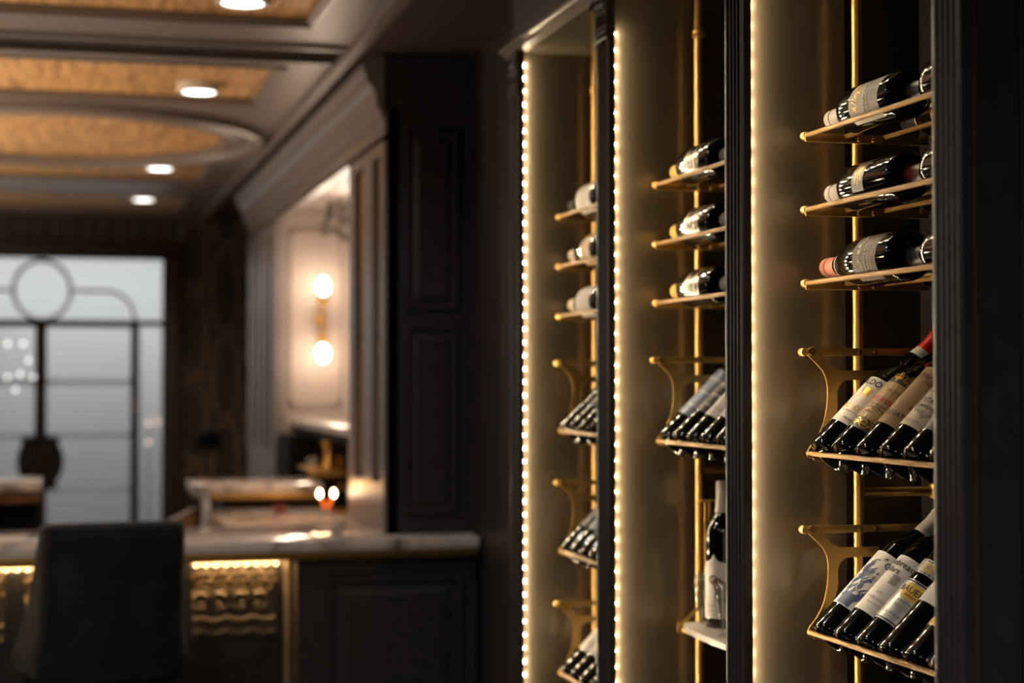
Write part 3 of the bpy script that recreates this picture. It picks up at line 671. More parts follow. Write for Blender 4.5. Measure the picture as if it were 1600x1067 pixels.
def text_mesh(s, size, shear=0, align='CENTER'):
    key = (s, shear, align)
    if key not in txt_cache:
        c = bpy.data.curves.new('t', 'FONT'); c.body = s; c.size = 1; c.shear = shear; c.align_x = align; c.align_y = 'CENTER'; c.resolution_u = 2; c.offset = .014
        o = bpy.data.objects.new('t', c); C.objects.link(o)
        dg = bpy.context.evaluated_depsgraph_get(); me = bpy.data.meshes.new_from_object(o.evaluated_get(dg))
        txt_cache[key] = ([v.co.copy() for v in me.vertices], [tuple(p.vertices) for p in me.polygons])
        bpy.data.objects.remove(o); bpy.data.curves.remove(c); bpy.data.meshes.remove(me)
    return txt_cache[key]
def patch(kind, u0, u1, v0, v1, h=.0003, nu=28, nv=8, shape=None):
    vs = []; fs = []
    for i in range(nv + 1):
        for j in range(nu + 1):
            s, t = j / nu, i / nv; uu0, uu1 = u0, u1
            v = v0 + (v1 - v0) * t
            if shape == 'arch':      # rounded top
                k = max(0, (t - .55) / .45); wv = math.sqrt(max(0, 1 - k * k)) * .97 + .03; mid = (u0 + u1) / 2; hw = (u1 - u0) / 2 * wv; uu0, uu1 = mid - hw, mid + hw
            if shape == 'oval':
                k = 2 * t - 1; wv = math.sqrt(max(0, 1 - k * k)) * .98 + .02; mid = (u0 + u1) / 2; hw = (u1 - u0) / 2 * wv; uu0, uu1 = mid - hw, mid + hw
            if shape == 'hex':
                k = abs(2 * t - 1); wv = 1 - .22 * max(0, k - .45) / .55; mid = (u0 + u1) / 2; hw = (u1 - u0) / 2 * wv; uu0, uu1 = mid - hw, mid + hw
            vs.append(wrap_pt(kind, uu0 + (uu1 - uu0) * s, v, h))
    for i in range(nv):
        for j in range(nu): a = i * (nu + 1) + j; fs.append((a, a + 1, a + nu + 2, a + nu + 1))
    return MB().add(vs, fs)
def stroke(kind, pts, wd, h=.0007):
    vs = []; fs = []; n = len(pts)
    for i, (u, v) in enumerate(pts):
        a = pts[max(i - 1, 0)]; b = pts[min(i + 1, n - 1)]; dx, dy = b[0] - a[0], b[1] - a[1]; L = math.hypot(dx, dy) or 1
        ww = wd[i] if isinstance(wd, (list, tuple)) else wd
        vs += [wrap_pt(kind, u - dy / L * ww, v + dx / L * ww, h), wrap_pt(kind, u + dy / L * ww, v - dx / L * ww, h)]
    for i in range(n - 1): fs.append((2 * i, 2 * i + 1, 2 * i + 3, 2 * i + 2))
    return MB().add(vs, fs)
def merge(a, b): a.add(b.v, b.f); return a
def make_bottle(pos, zax, xax, kind, cap, label, group, els=(), cap_z=.245, extra=None, rot=0, bodymat='glass', capname='capsule'):
    z = Vector(zax).normalized(); x = Vector(xax); x = (x - z * x.dot(z)).normalized(); y = z.cross(x)
    if rot: c_, s_ = math.cos(rot), math.sin(rot); x, y = x * c_ + y * s_, y * c_ - x * s_
    t = thing('wine_bottle', label, 'wine bottle', pos, group)
    t.rotation_euler = Matrix((x, y, z)).transposed().to_euler()
    inst('glass_body', shared(('b', kind), lambda: MB().lathe(PROF[kind], (0, 0, 0), 48).build('glass_body', M[bodymat], None, ang=60)), t)
    def knurl():
        m = MB(); R = radius_at(kind, .05) - .0025
        for k in range(60):
            a = 2 * PI * k / 60; m.ball((R * math.cos(a), R * math.sin(a), .0012), .0011, 5, 4)
        return m.build('knurled_rim', M[bodymat], None)
    inst('knurled_rim', shared(('k', kind), knurl), t)
    if cap:
        dz_ = -.020 if kind == 'short' else 0; cap_z = cap_z + dz_
        inst(capname, shared(('c', kind, cap, cap_z), lambda: MB().lathe([(r_, z_ + (dz_ if z_ != cap_z else 0)) for r_, z_ in [(radius_at(kind, cap_z) + .0004, cap_z), (radius_at(kind, .262 + dz_) + .0006, .262), (.0156, .276), (.0152, .278), (.0164, .279), (.0164, .282), (.0156, .283), (.0156, .2965), (.0148, .2985), (0, .2985)]], (0, 0, 0), 32).build('capsule', M[cap], None, ang=50)), t)
    base = None; bym = {}
    for e in els:
        if e[0] == 'label':
            base = patch(kind, *e[1:5], shape=e[6] if len(e) > 6 else None, h=.0003 if base is None else .00045).build('label', M[e[5]], t, off=False, ang=180)
            lastlabel = base
            bym[id(base)] = {}
            continue
        if e[0] == 'text': _, s, u, v, size, mk = e[:6]; sh = e[6] if len(e) > 6 else 0; al = e[7] if len(e) > 7 else 'CENTER'
        if e[0] == 'text':
            vv, ff_ = text_mesh(s, size, sh, al)
            q_ = MB().add([wrap_pt(kind, u + p.x * size, v + p.y * size, .0009) for p in vv], ff_)
        elif e[0] == 'stroke': _, pts_, wd, mk = e; q_ = stroke(kind, pts_, wd)
        elif e[0] == 'patch': _, u0, u1, v0, v1, mk = e[:6]; q_ = patch(kind, u0, u1, v0, v1, h=.0006, nu=14, shape=e[6] if len(e) > 6 else None)
        d = bym[id(base)]; d[mk] = merge(d.get(mk, MB()), q_) if mk in d else q_
        d.setdefault('_p', base)
    for d in bym.values():
        for mk, q_ in d.items():
            if mk == '_p': continue
            q_.build('lettering' if mk in ('ink', 'inkbrown', 'paper', 'redink', 'goldink', 'greyink') else 'printed_mark', M[mk], d['_p'], off=False, smooth=False)
    if extra: extra(t, kind)
    return t
def arc(cu, cv, r, a0, a1, n=14, ry=None): return [(cu + r * math.cos(math.radians(a0 + (a1 - a0) * i / n)), cv + (ry or r) * math.sin(math.radians(a0 + (a1 - a0) * i / n))) for i in range(n + 1)]
def swirl(cu, cv, r, turns=1.3, a0=0, sg=1, n=18): return [(cu + r * (1 - i / n * .85) * math.cos(math.radians(a0) + sg * turns * 2 * PI * i / n), cv + r * (1 - i / n * .85) * math.sin(math.radians(a0) + sg * turns * 2 * PI * i / n)) for i in range(n + 1)]

# ---- racks
CR_Z = [2.036, 1.911, 1.787]
RODS = [1.221, 1.291, 1.361, 1.431]
PX = 1.319; GAPN = .46
BAY = [('nearest', 2.722), ('middle', 3.486), ('farthest', 4.226)]
def cradle(bay, Y, z, lab):
    t = thing('cradle_rack', lab, 'wine rack', (PX, Y, z), 'horizontal cradle racks in the %s bay' % bay)
    for i, x in enumerate(RODS):
        yy = Y + (.028 if i in (0, 3) else .012)
        MB().tube([(x, Y - .56, z), (x, yy - .003, z), (x, yy, z)], [.0042, .0042, .0035], 12).build('rod', M['rodbrass'], t)
    for yy, n in ((Y + .012, 0), (Y - .548, 1)):
        MB().box(1.217, 1.444, yy - .0025, yy + .0025, z - .011, z + .004, .001).build('cross_bar', M['brass_flat'], t)
        if n == 0:
            s = MB()
            for x in (PX - .005, PX + .022): s.lathe([(0, .0045), (.003, .0045), (.0045, .0025), (.0045, 0)], (x, yy - .0026, z - .005), 14, Matrix.Rotation(PI / 2, 3, 'X'))
            s.build('screw', M['dbrass'], t)
    MB().lathe([(.0062, 0), (.0068, .002), (.0068, .012), (.005, .016), (0, .017)], (RODS[0], Y + .015, z), 16, Matrix.Rotation(-PI / 2, 3, 'X')).build('end_cap', M['brass'], t)
    return t
def smooth_poly(pts, n=4):
    out = []
    for i in range(len(pts)):
        p0, p1, p2, p3 = pts[i - 1], pts[i], pts[(i + 1) % len(pts)], pts[(i + 2) % len(pts)]
        out.append(p1)
    return out
def zoompt(zx, zy, ox=1240, oy=500, s=4.854, Y=2.735): q = onY(ox + zx / s, oy + zy / s, Y); return (q.x, q.z)
PL = [(100, 262), (163, 325), (213, 380), (236, 425), (249, 470), (254, 520), (254, 580), (249, 650), (240, 710), (226, 775), (200, 845), (160, 915), (118, 965), (98, 1003), (104, 1035), (130, 1050), (158, 1035), (172, 990), (215, 930), (262, 850), (300, 760), (322, 700), (328, 640), (324, 580), (328, 535), (342, 500), (362, 474), (385, 460), (420, 455), (640, 455), (640, 382), (350, 380), (318, 370), (285, 352), (255, 325), (220, 278), (180, 222), (150, 208), (118, 210), (98, 228)]
PLX = [zoompt(a, b) for a, b in PL]
def display(bay, Y, z, lab):
    dz = z - 1.671; t = thing('display_rack', lab, 'wine rack', (PX, Y, z), 'slanting display racks in the %s bay' % bay)
    yq = Y + .010
    for yy in (yq, Y - .46):
        MB().prism([(a, yy, b + dz) for a, b in PLX], (0, .004, 0)).build('side_plate', M['brass_flat'], t, ang=40)
        MB().box(1.212, 1.430, yy + .005, yy + .009, z - .006, z + .007, .001).build('top_bar', M['brass_flat'], t)
    s = MB()
    for x in (PX - .003, PX + .026): s.lathe([(0, .003), (.003, .003), (.0045, .002), (.0045, 0)], (x, yq + .0045, z), 14, Matrix.Rotation(PI / 2, 3, 'X'))
    s.lathe([(0, .003), (.006, .003), (.0075, .0015), (.0075, 0)], (PLX[0][0] + .003 + .004, yq - .0002, z + .001), 18, Matrix.Rotation(PI / 2, 3, 'X'))
    s.build('screw', M['dbrass'], t)
    MB().lathe([(.0065, 0), (.0072, .002), (.0072, .014), (.005, .018), (0, .019)], (1.2165, yq + .004, z), 16, Matrix.Rotation(-PI / 2, 3, 'X')).build('end_cap', M['brass'], t)
    MB().tube([(1.221, Y + .012, z - .170), (1.221, Y - .46, z - .170)], .0042, 12).build('front_rail', M['rodbrass'], t)
    for x, zz in ((1.2846, 1.4855), (1.3694, 1.570)):
        MB().tube([(x, Y + .012, zz + dz), (x, Y - .46, zz + dz)], .004, 10).build('support_rod', M['brass'], t)
    for yy in (Y + .006, Y - .456): MB().prism([(1.225, yy, 1.496 + dz), (1.229, yy, 1.490 + dz), (1.2846, yy, 1.4795 + dz), (1.378, yy, 1.566 + dz), (1.375, yy, 1.576 + dz), (1.2846, yy, 1.4915 + dz)], (0, .003, 0)).build('support_arm', M['brass_flat'], t)
    return t
for bay, Y in BAY:
    pl = thing('rack_pole', 'slim vertical brass pole carrying the racks of the %s bay' % bay, 'pole', (PX, Y + .026, .1), 'rack poles')
    MB().tube([(PX, Y + .026, .1), (PX, Y + .026, 2.459)], .0087, 20).build('tube', M['brass'], pl)
    MB().lathe([(.009, 0), (.0135, .002), (.0135, .006), (.011, .010), (.0135, .014), (.009, .018)], (PX, Y + .026, 2.352), 20).build('collar', M['brass'], pl)
    MB().lathe([(.02, 0), (.02, .006), (.009, .012)], (PX, Y + .026, .1), 20).build('foot', M['brass'], pl)
    MB().tube([(PX + .008, Y + .026, 1.434), (1.452, Y + .026, 1.434)], .0065 if bay != 'nearest' else .0078, 14).build('wall_stay', M['brass'], pl)
    MB().lathe([(.010, 0), (.013, .003), (.013, .008), (.016, .010), (.016, .0155), (0, .0155)], (1.452, Y + .026, 1.434), 20, Matrix.Rotation(PI / 2, 3, 'Y')).build('flange', M['brass'], pl)
    pn = thing('rack_pole', 'brass rack pole on the near side of the %s bay, hidden behind the pilaster' % bay, 'pole', (PX, Y - .562, .1), 'rack poles')
    MB().tube([(PX, Y - .562, .1), (PX, Y - .562, 2.459)], .0087, 16).build('tube', M['brass'], pn)
for bay, Y in BAY:
    for z, w_ in zip(CR_Z, ('top', 'middle', 'lowest')):
        cradle(bay, Y, z, '%s brass cradle rack of four rods in the %s bay' % (w_, bay))
DZ = {'nearest': (1.671, 1.373), 'middle': (1.667,), 'farthest': (1.668, 1.369, 1.066)}
for bay, Y in BAY:
    for i, z in enumerate(DZ[bay]):
        w_ = {1: ('only',), 2: ('upper', 'lower'), 3: ('upper', 'middle', 'lower')}[len(DZ[bay])][i]
        display(bay, Y, z, '%s slanting brass display rack with curved side plate in the %s bay' % (w_, bay))

# ---- label designs
def tl(s, u, v, sz, m='ink', sh=0, al='CENTER'): return ('text', s, u, v, sz, m, sh, al)
RW = .058
L_allegro = [('label', -.05, .05, .034, .134, 'paper'), tl('Allegria', 0, .112, .022, 'goldink', .35), tl('VALPOLICELLA', .004, .080, .0105, 'ink'), tl('CLASSICO SUPERIORE', .004, .067, .0078, 'ink'), tl('DENOMINAZIONE', .004, .055, .005, 'ink'),
             ('stroke', [(-.045, .092), (.045, .092)], .0004, 'goldink'), ('stroke', [(-.045, .119), (.045, .119)], .0004, 'goldink')] + [('stroke', swirl(.012, .045, .006), .0006, 'greyink'), ('stroke', swirl(-.004, .045, .005, sg=-1), .0005, 'greyink')]
L_black = [('label', -.018, .05, .085, .125, 'blacklabel'), tl('CHIANTI', .01, .112, .0075, 'goldink'), tl('CLASSICO', .01, .102, .0075, 'goldink'), tl('RISERVA', .01, .093, .006, 'goldink')] + [('stroke', arc(.03, .10, .012, 40, 220), [.0004 + .0003 * i for i in range(15)], 'goldink')]
horse = [('stroke', [(-.030, .094), (-.018, .100), (-.004, .099), (.008, .104), (.022, .100), (.032, .108)], [.0010, .003, .0042, .0048, .003, .0006], 'cream'),
         ('stroke', [(-.018, .098), (-.026, .088), (-.036, .090)], [.0016, .001, .0005], 'cream'), ('stroke', [(.010, .102), (.020, .092), (.016, .084)], [.002, .001, .0005], 'cream'),
         ('stroke', [(.026, .104), (.034, .114), (.038, .112)], [.002, .0012, .0004], 'cream')]
L_horse = [('label', -.055, .055, .040, .120, 'brownlabel'), ('stroke', [(-.055, .1), (-.03, .092), (0, .090), (.03, .095), (.055, .104)], .0008, 'cream')] + horse + \
          [tl('MONTE CINGHIALE', .002, .078, .0085, 'cream'), tl('ROSSO TOSCANA', .002, .067, .0085, 'cream'), tl('INDICAZIONE GEOGRAFICA', .002, .058, .0055, 'cream'), tl('TIPICA  2019', .002, .050, .0055, 'cream')]
L_gold_city = [('label', -.056, .056, .050, .130, 'blackgloss'), tl('RISERVA', 0, .117, .011, 'goldink'), tl('GRAN SELEZIONE', 0, .075, .008, 'goldink'), ('stroke', [(-.05, .062), (.05, .062)], .001, 'goldink'), tl('2018', 0, .093, .012, 'ink')]
def mk_label(m, ink='ink', lines=('RISERVA', 'ROSSO', '2019'), v0=.045, v1=.13, u=.056, u0=0.02):
    e = [('label', -u, u, v0, v1, m)]; n = len(lines)
    for i, s in enumerate(lines): e.append(tl(s, u0, v1 - (v1 - v0) * (i + .7) / (n + .4), (.013 if i == 0 else .008), ink))
    return e
D11 = [('label', -.06, .060, .052, .152, 'paper'), tl('BERALDO', 0.0340, .140, .0165, 'ink', 0, 'RIGHT'), tl('BAROLO', 0.0320, .085, .0145, 'goldink', 0, 'RIGHT'), tl('denominazione di origine', 0.0420, .076, .004, 'ink', 0, 'RIGHT'), tl('imbottigliato', 0.0400, .062, .0045, 'ink', 0, 'RIGHT'), tl('750 ml', 0.0440, .057, .004, 'ink', 0, 'RIGHT')] + \
      [('patch', .012, .026, .116, .128, 'goldink'), ('stroke', swirl(.019, .112, .006), .0008, 'goldink'), ('stroke', arc(.019, .12, .01, 0, 180), .0006, 'goldink')]
def crest(cu, cv, r, m): return [('stroke', swirl(cu - r * .5, cv, r * .6, a0=30), r * .09, m), ('stroke', swirl(cu + r * .5, cv, r * .6, sg=-1, a0=150), r * .09, m), ('stroke', [(cu, cv - r), (cu, cv + r)], r * .12, m), ('stroke', arc(cu, cv + r * .3, r * .7, 200, 340), r * .08, m), ('stroke', swirl(cu, cv + r * .9, r * .4), r * .08, m)]
D12 = [('label', -.062, .060, .040, .160, 'darklabel'), ('patch', -.062, .060, .062, .140, 'tan'), tl('ZACTOLI', 0.0280, .123, .008, 'inkbrown'), tl('Amarone', 0.0180, .104, .0185, 'redink', .1), tl('della Valpolicella', 0.0220, .091, .007, 'inkbrown', .2), tl('classico', 0.0220, .082, .006, 'inkbrown'),
       ('stroke', arc(.02, .074, .024, 20, 160, ry=.012), .0008, 'ink'), tl('RISERVA', 0.0140, .075, .006, 'inkbrown')] + crest(.036, .150, .011, 'goldink') + crest(.012, .152, .009, 'goldink') + \
      [('stroke', swirl(.046, .052, .010), .0012, 'goldink'), ('stroke', swirl(.024, .053, .011, sg=-1), .0012, 'goldink'), ('stroke', swirl(.006, .052, .009), .0012, 'goldink'), ('stroke', swirl(.036, .062, .006, sg=-1), .0009, 'goldink'), ('stroke', arc(.02, .07, .036, 200, 340, ry=.02), .001, 'goldink')]
D13 = [('label', -.062, .064, .054, .175, 'kraft'), tl('Amarone', 0.0220, .158, .017, 'inkbrown', .15), tl('della', 0.0260, .146, .009, 'inkbrown', .2), tl('LUNATICO', 0.0260, .076, .0135, 'navy'), ('patch', .030, .038, .092, .100, 'inkbrown', 'oval'), ('patch', .032, .036, .094, .098, 'redink', 'oval'), ('stroke', [(-.05, .067), (.06, .067)], .0005, 'ink')]
D14 = [('label', -.062, .064, .052, .165, 'cream'), ('patch', -.012, .062, .070, .152, 'greyink', 'oval'), ('patch', -.006, .056, .076, .146, 'cream', 'oval')] + [('stroke', arc(.025, .111, .030, 0, 360, 40, ry=.034), .0005, 'greyink'), tl('MASI', 0.0180, .122, .013, 'ink'), tl('COSTASERA', 0.0180, .104, .0115, 'ink'), tl('AMARONE', 0.0180, .092, .007, 'ink'), tl('DELLA VALPOLICELLA', 0.0220, .062, .0055, 'greyink'), tl('750 ml', 0.0420, .056, .004, 'greyink')] + crest(.05, .158, .010, 'goldink')
D15 = [('label', -.062, .064, .045, .150, 'darklabel'), tl('NERO', 0.0280, .140, .014, 'paper'), tl('IL CENTENARIO', 0.0260, .128, .007, 'paper'), tl('AMARONE', 0.0260, .119, .007, 'paper'), tl('rosso', 0.0320, .092, .010, 'redink', .2), ('stroke', [(-.05, .110), (.06, .110)], .0006, 'greyink')]
D16 = [('label', -.062, .064, .045, .150, 'brownlabel'), tl('ROSSO', 0.0280, .13, .012, 'greyink'), tl('RISERVA DUCALE', 0.0280, .115, .008, 'greyink'), ('stroke', arc(.03, .08, .02, 0, 360, 30), .0007, 'greyink'), ('stroke', [(-.05, .055), (.06, .055)], .0007, 'greyink')]
blue = []
rnd = random.Random(5)
for i in range(26):
    u = -.002 + .036 * rnd.random() * (1 - i / 40); v = .060 + i * .0028
    blue.append(('stroke', [(u, v), (u + .004, v + .006), (u + .012 * rnd.random(), v + .014), (u + .010, v + .022)], [.0028, .0030, .0022, .0008], 'blueink'))
blue += [('stroke', swirl(.045, .135, .008), .0012, 'blueink'), ('stroke', [(.010, .125), (.030, .128), (.045, .140), (.056, .137)], [.0026, .0018, .0014, .0022], 'blueink'), ('stroke', [(.01, .112), (.03, .110), (.044, .118), (.052, .113)], [.003, .0018, .0012, .002], 'blueink'),
         ('stroke', swirl(.036, .150, .007, sg=-1), .0012, 'blueink'), ('stroke', [(.014, .15), (.026, .158), (.04, .160), (.05, .156)], [.0015, .002, .0012, .0022], 'blueink'), ('stroke', arc(.035, .095, .020, 150, 350, ry=.012), [.0014] * 15, 'greyink'),
         ('patch', .002, .030, .053, .078, 'blueink')]
D21 = [('label', -.062, .060, .052, .168, 'paper')] + blue + [tl('SERENATA', 0.0620, .118, .010, 'greyink', 0, 'RIGHT')]
D22 = [('label', -.062, .056, .052, .168, 'paper'), tl('Shebread', 0.0420, .152, .0165, 'ink', 0, 'RIGHT'), tl('Cellars', 0.0220, .138, .0150, 'ink', 0, 'RIGHT')] + [('patch', .016 + .0035 * (i % 4) + .002 * (i // 4 % 2), .0205 + .0035 * (i % 4) + .002 * (i // 4 % 2), .112 + .0035 * (i // 4), .117 + .0035 * (i // 4), 'greyink', 'oval') for i in range(20)] + \
      [('stroke', [(.024, .129), (.020, .136)], .0006, 'greyink'), tl('2021', 0.0180, .092, .006, 'greyink'), tl('NAPA VALLEY', 0.0220, .080, .0065, 'greyink'), tl('cabernet sauvignon', 0.0260, .071, .0045, 'greyink')]
D23 = [('label', -.062, .062, .046, .128, 'silver'), ('patch', -.062, .062, .048, .0505, 'navy'), ('patch', -.062, .062, .124, .127, 'navy'), ('patch', .004, .052, .094, .122, 'yellow', 'hex'), tl('BAUER', 0.0210, .110, .0155, 'ink'), tl('WINERY', 0.0260, .100, .006, 'ink'), tl('MERLOT', 0.0280, .078, .009, 'greyink'), tl('estate grown', 0.0240, .088, .005, 'ink'), tl('alc 14% by vol', 0.0220, .062, .005, 'ink'),
       ('label', -.062, .062, .143, .170, 'silver'), ('patch', -.062, .062, .1445, .1465, 'navy'), ('patch', -.062, .062, .166, .168, 'navy'), tl('2022', 0.0380, .155, .009, 'greyink'), ('patch', .008, .026, .149, .164, 'yellow', 'hex'), ('patch', .012, .022, .152, .161, 'greyink', 'oval')]
D24 = [('label', -.062, .062, .095, .175, 'paper'), tl('VITA', 0.0260, .163, .008, 'greyink'), tl('COLLINA', 0.0320, .149, .008, 'greyink'), tl('MERLOT', 0.0280, .136, .0105, 'greyink'), ('stroke', [(-.05, .104), (.06, .104)], .0004, 'greyink')]
D25 = [('label', -.062, .062, .058, .094, 'yellow'), tl('BECKER', 0.0240, .083, .0125, 'ink'), tl('weingut', 0.0280, .074, .005, 'ink'), ('patch', .030, .042, .062, .071, 'ink', 'oval'), ('stroke', [(.036, .068), (.036, .075)], .001, 'ink'), ('label', -.062, .062, .106, .150, 'orange', 'arch')]
D26 = [('label', -.062, .062, .06, .15, 'paper'), tl('ROSSO', .03, .12, .012, 'ink')]
def neck_band(z0, z1, m, nm='neck_band'):
    def fn(t, kind, z0=z0, z1=z1):
        if kind == 'short': z0, z1 = z0 - .020, z1 - .020
        P = [(radius_at(kind, z0 + (z1 - z0) * i / 5) + .0009, z0 + (z1 - z0) * i / 5) for i in range(6)]
        vs = []; fs = []
        for r, z in P:
            for k in range(32): a = 2 * PI * k / 32; vs.append((r * math.cos(a), r * math.sin(a), z))
        for i in range(5):
            for k in range(32): fs.append((i * 32 + k, i * 32 + (k + 1) % 32, (i + 1) * 32 + (k + 1) % 32, (i + 1) * 32 + k))
        MB().add(vs, fs).build(nm, M[m], t, off=False, ang=180)
    return fn
def seal(t, kind):
    patch(kind, .030, .056, .187, .208, h=.0012, shape='oval').build('wax_seal', M['seal'], t, off=False, ang=180)
# ---- bottles on cradles
def cradle_bottle(Y, z, slot, col, kind, cap, label, group, els, phi=12, cap_z=.245, **k):
    x = (RODS[0] + RODS[1]) / 2 if col == 0 else (RODS[2] + RODS[3]) / 2
    R = radius_at(kind, .1); h = math.sqrt((R + .0042) ** 2 - .035 ** 2)
    yb = Y - .288 - slot * .283; ph = math.radians(phi)
    return make_bottle((x, yb, z + h), (0, 1, 0), (-math.cos(ph), 0, math.sin(ph)), kind, cap, label, group, els, cap_z, **k)
Yn = BAY[0][1]; G = 'bottles lying on the cradles of the nearest bay'
cradle_bottle(Yn, CR_Z[0], 0, 0, 'short', 'cap_white', 'lying bottle with white label and gold script, nearest bay, top rack', G, L_allegro, 22, extra=neck_band(.232, .2445, 'goldink'))
cradle_bottle(Yn, CR_Z[1], 0, 0, 'short', 'cap_white', 'lying bottle with small dark label and pale capsule, nearest bay, second rack', G, L_black, 5)
cradle_bottle(Yn, CR_Z[2], 0, 0, 'burg', 'cap_pink', 'lying bottle with brown leaping animal label and pink capsule, nearest bay, third rack', G, L_horse, 22, extra=neck_band(.222, .232, 'cap_tan'))
cradle_bottle(Yn, CR_Z[0], 1, 0, 'short', 'cap_black', 'black capsuled lying bottle beside the nearest pilaster, top rack', G, mk_label('darklabel', 'greyink'))
cradle_bottle(Yn, CR_Z[1], 1, 0, 'short', 'cap_wine', 'dark red capsuled lying bottle beside the nearest pilaster, second rack', G, mk_label('darklabel', 'greyink'))
cradle_bottle(Yn, CR_Z[2], 1, 0, 'short', 'cap_black', 'black capsuled lying bottle beside the nearest pilaster, third rack', G, mk_label('darklabel', 'redink'))
cradle_bottle(Yn, CR_Z[0], 0, 1, 'short', 'cap_black', 'rear lying bottle with pale neck band, nearest bay, top rack', G, mk_label('tan', 'ink'), extra=neck_band(.232, .2445, 'cap_tan'))
cradle_bottle(Yn, CR_Z[1], 0, 1, 'short', 'cap_black', 'rear lying bottle almost hidden, nearest bay, second rack', G, mk_label('darklabel', 'greyink'))
cradle_bottle(Yn, CR_Z[2], 0, 1, 'short', 'cap_black', 'rear lying bottle with red neck band, nearest bay, third rack', G, mk_label('darklabel', 'greyink'), extra=neck_band(.232, .2445, 'redink'))
Ym = BAY[1][1]; G = 'bottles lying on the cradles of the middle bay'
for z, w_ in zip(CR_Z, ('top', 'second', 'third')):
    cradle_bottle(Ym, z, 0, 0, 'short', 'cap_yellow', 'yellow capsuled lying bottle with dark gold label, %s rack of middle bay' % w_, G, L_gold_city, 15)
    cradle_bottle(Ym, z, 1, 0, 'short', 'cap_tan', 'lying bottle mostly hidden by the pilaster, %s rack of middle bay' % w_, G, L_gold_city, 15)
    cradle_bottle(Ym, z, 0, 1, 'short', 'cap_yellow', 'rear lying bottle, %s rack of the middle bay' % w_, G, [])
Yf = BAY[2][1]; G = 'bottles lying on the cradles of the farthest bay'
for z, w_, lm, ink in zip(CR_Z, ('top', 'second', 'third'), ('cap_tan', 'amberlabel', 'pale'), ('ink', 'ink', 'greyink')):
    cradle_bottle(Yf, z, 0, 0, 'burg', 'cap_tan' if w_ != 'top' else 'cap_black', 'lying bottle with %s label, %s rack of the farthest bay' % ({'cap_tan': 'tan', 'amberlabel': 'amber', 'pale': 'large pale'}[lm], w_), G,
                  mk_label(lm, ink, v0=.035, v1=.150 if w_ != 'second' else .11), 15)
# ---- bottles on display racks
def disp_bottle(Y, z, i, kind, cap, label, group, els, ddz=0, **k):
    R = radius_at(kind, .1); dR = R - .038
    s = math.sqrt(.5); Bx = 1.2337 - dR * s; Bz = z - .177 + dR * s
    return make_bottle((Bx, Y - .043 - i * .0795, Bz), (s, 0, s), (-s, 0, s), kind, cap, label, group, els, **k)
G = 'bottles leaning on the upper display rack of the nearest bay'; z = DZ['nearest'][0]
disp_bottle(Yn, z, 0, 'burg', 'cap_red', 'leaning bottle with white label and red capsule, leftmost on the upper display rack', G, D11, extra=neck_band(.228, .2449, 'band'))
disp_bottle(Yn, z, 1, 'burg', 'cap_black', 'leaning bottle with red blackletter on tan label and red shoulder seal', G, D12, extra=seal)
disp_bottle(Yn, z, 2, 'bord', 'cap_black', 'leaning bottle with plain brown kraft label', G, D13)
disp_bottle(Yn, z, 3, 'bord', 'cap_black', 'leaning bottle with cream label and large round medallion', G, D14)
disp_bottle(Yn, z, 4, 'bord', 'cap_black', 'leaning bottle with black label, white capitals and one red word', G, D15)
disp_bottle(Yn, z, 5, 'bord', 'cap_black', 'leaning bottle with dark brown label beside the pilaster on the upper display rack', G, D16)
G = 'bottles leaning on the lower display rack of the nearest bay'; z = DZ['nearest'][1]
disp_bottle(Yn, z, 0, 'bord', 'cap_white', 'leaning bottle with blue figures drawn on a white label', G, D21, cap_z=.236)
disp_bottle(Yn, z, 1, 'bord', 'cap_black', 'leaning bottle with plain white label and small grape cluster', G, D22)
disp_bottle(Yn, z, 2, 'bord', 'cap_black', 'leaning bottle with silver label, navy lines and a yellow hexagon', G, D23)
disp_bottle(Yn, z, 3, 'bord', 'cap_black', 'leaning bottle with pale label set high on the glass', G, D24)
disp_bottle(Yn, z, 4, 'bord', 'cap_black', 'leaning bottle with yellow label under an orange arch', G, D25)
disp_bottle(Yn, z, 5, 'bord', 'cap_black', 'leaning bottle beside the pilaster on the lower display rack', G, D26)
G = 'bottles leaning on the display rack of the middle bay'; z = DZ['middle'][0]
mid = [('cap_white', mk_label('bluegrey', 'paper', ('BLANC', 'DE NOIR', 'BRUT'), .06, .185), 'with blue grey label, leftmost in the middle bay', neck_band(.20, .244, 'silver')), ('cap_tan', mk_label('darklabel', 'paper', ('FH', 'ESTATE', 'RED'), .07, .16), 'with black label and pale letters in the middle bay', neck_band(.21, .244, 'amberlabel')),
       ('cap_black', mk_label('paper', 'greyink', ('CUVEE', 'PINOT NOIR', '2020', 'VALLEY'), .058, .18), 'with tall white label in the middle bay', None), ('cap_black', mk_label('pale', 'greyink', ('MALBEC', 'MENDOZA'), .055, .14), 'with pale patterned label in the middle bay', None),
       ('cap_black', mk_label('cream', 'ink', ('SYRAH', '2018')), 'with cream label next to the pilaster in the middle bay', None), ('cap_black', mk_label('paper'), 'with white label behind the pilaster in the middle bay', None)]
for i, (cp_n, e, l, ex) in enumerate(mid): disp_bottle(Ym, z, i, 'bord', cp_n, 'leaning bottle ' + l, G, e, extra=ex)
pal = [('silver', 'darklabel', 'paper'), ('darklabel', 'bluegrey', 'tan'), ('pale', 'cream', 'silver')]
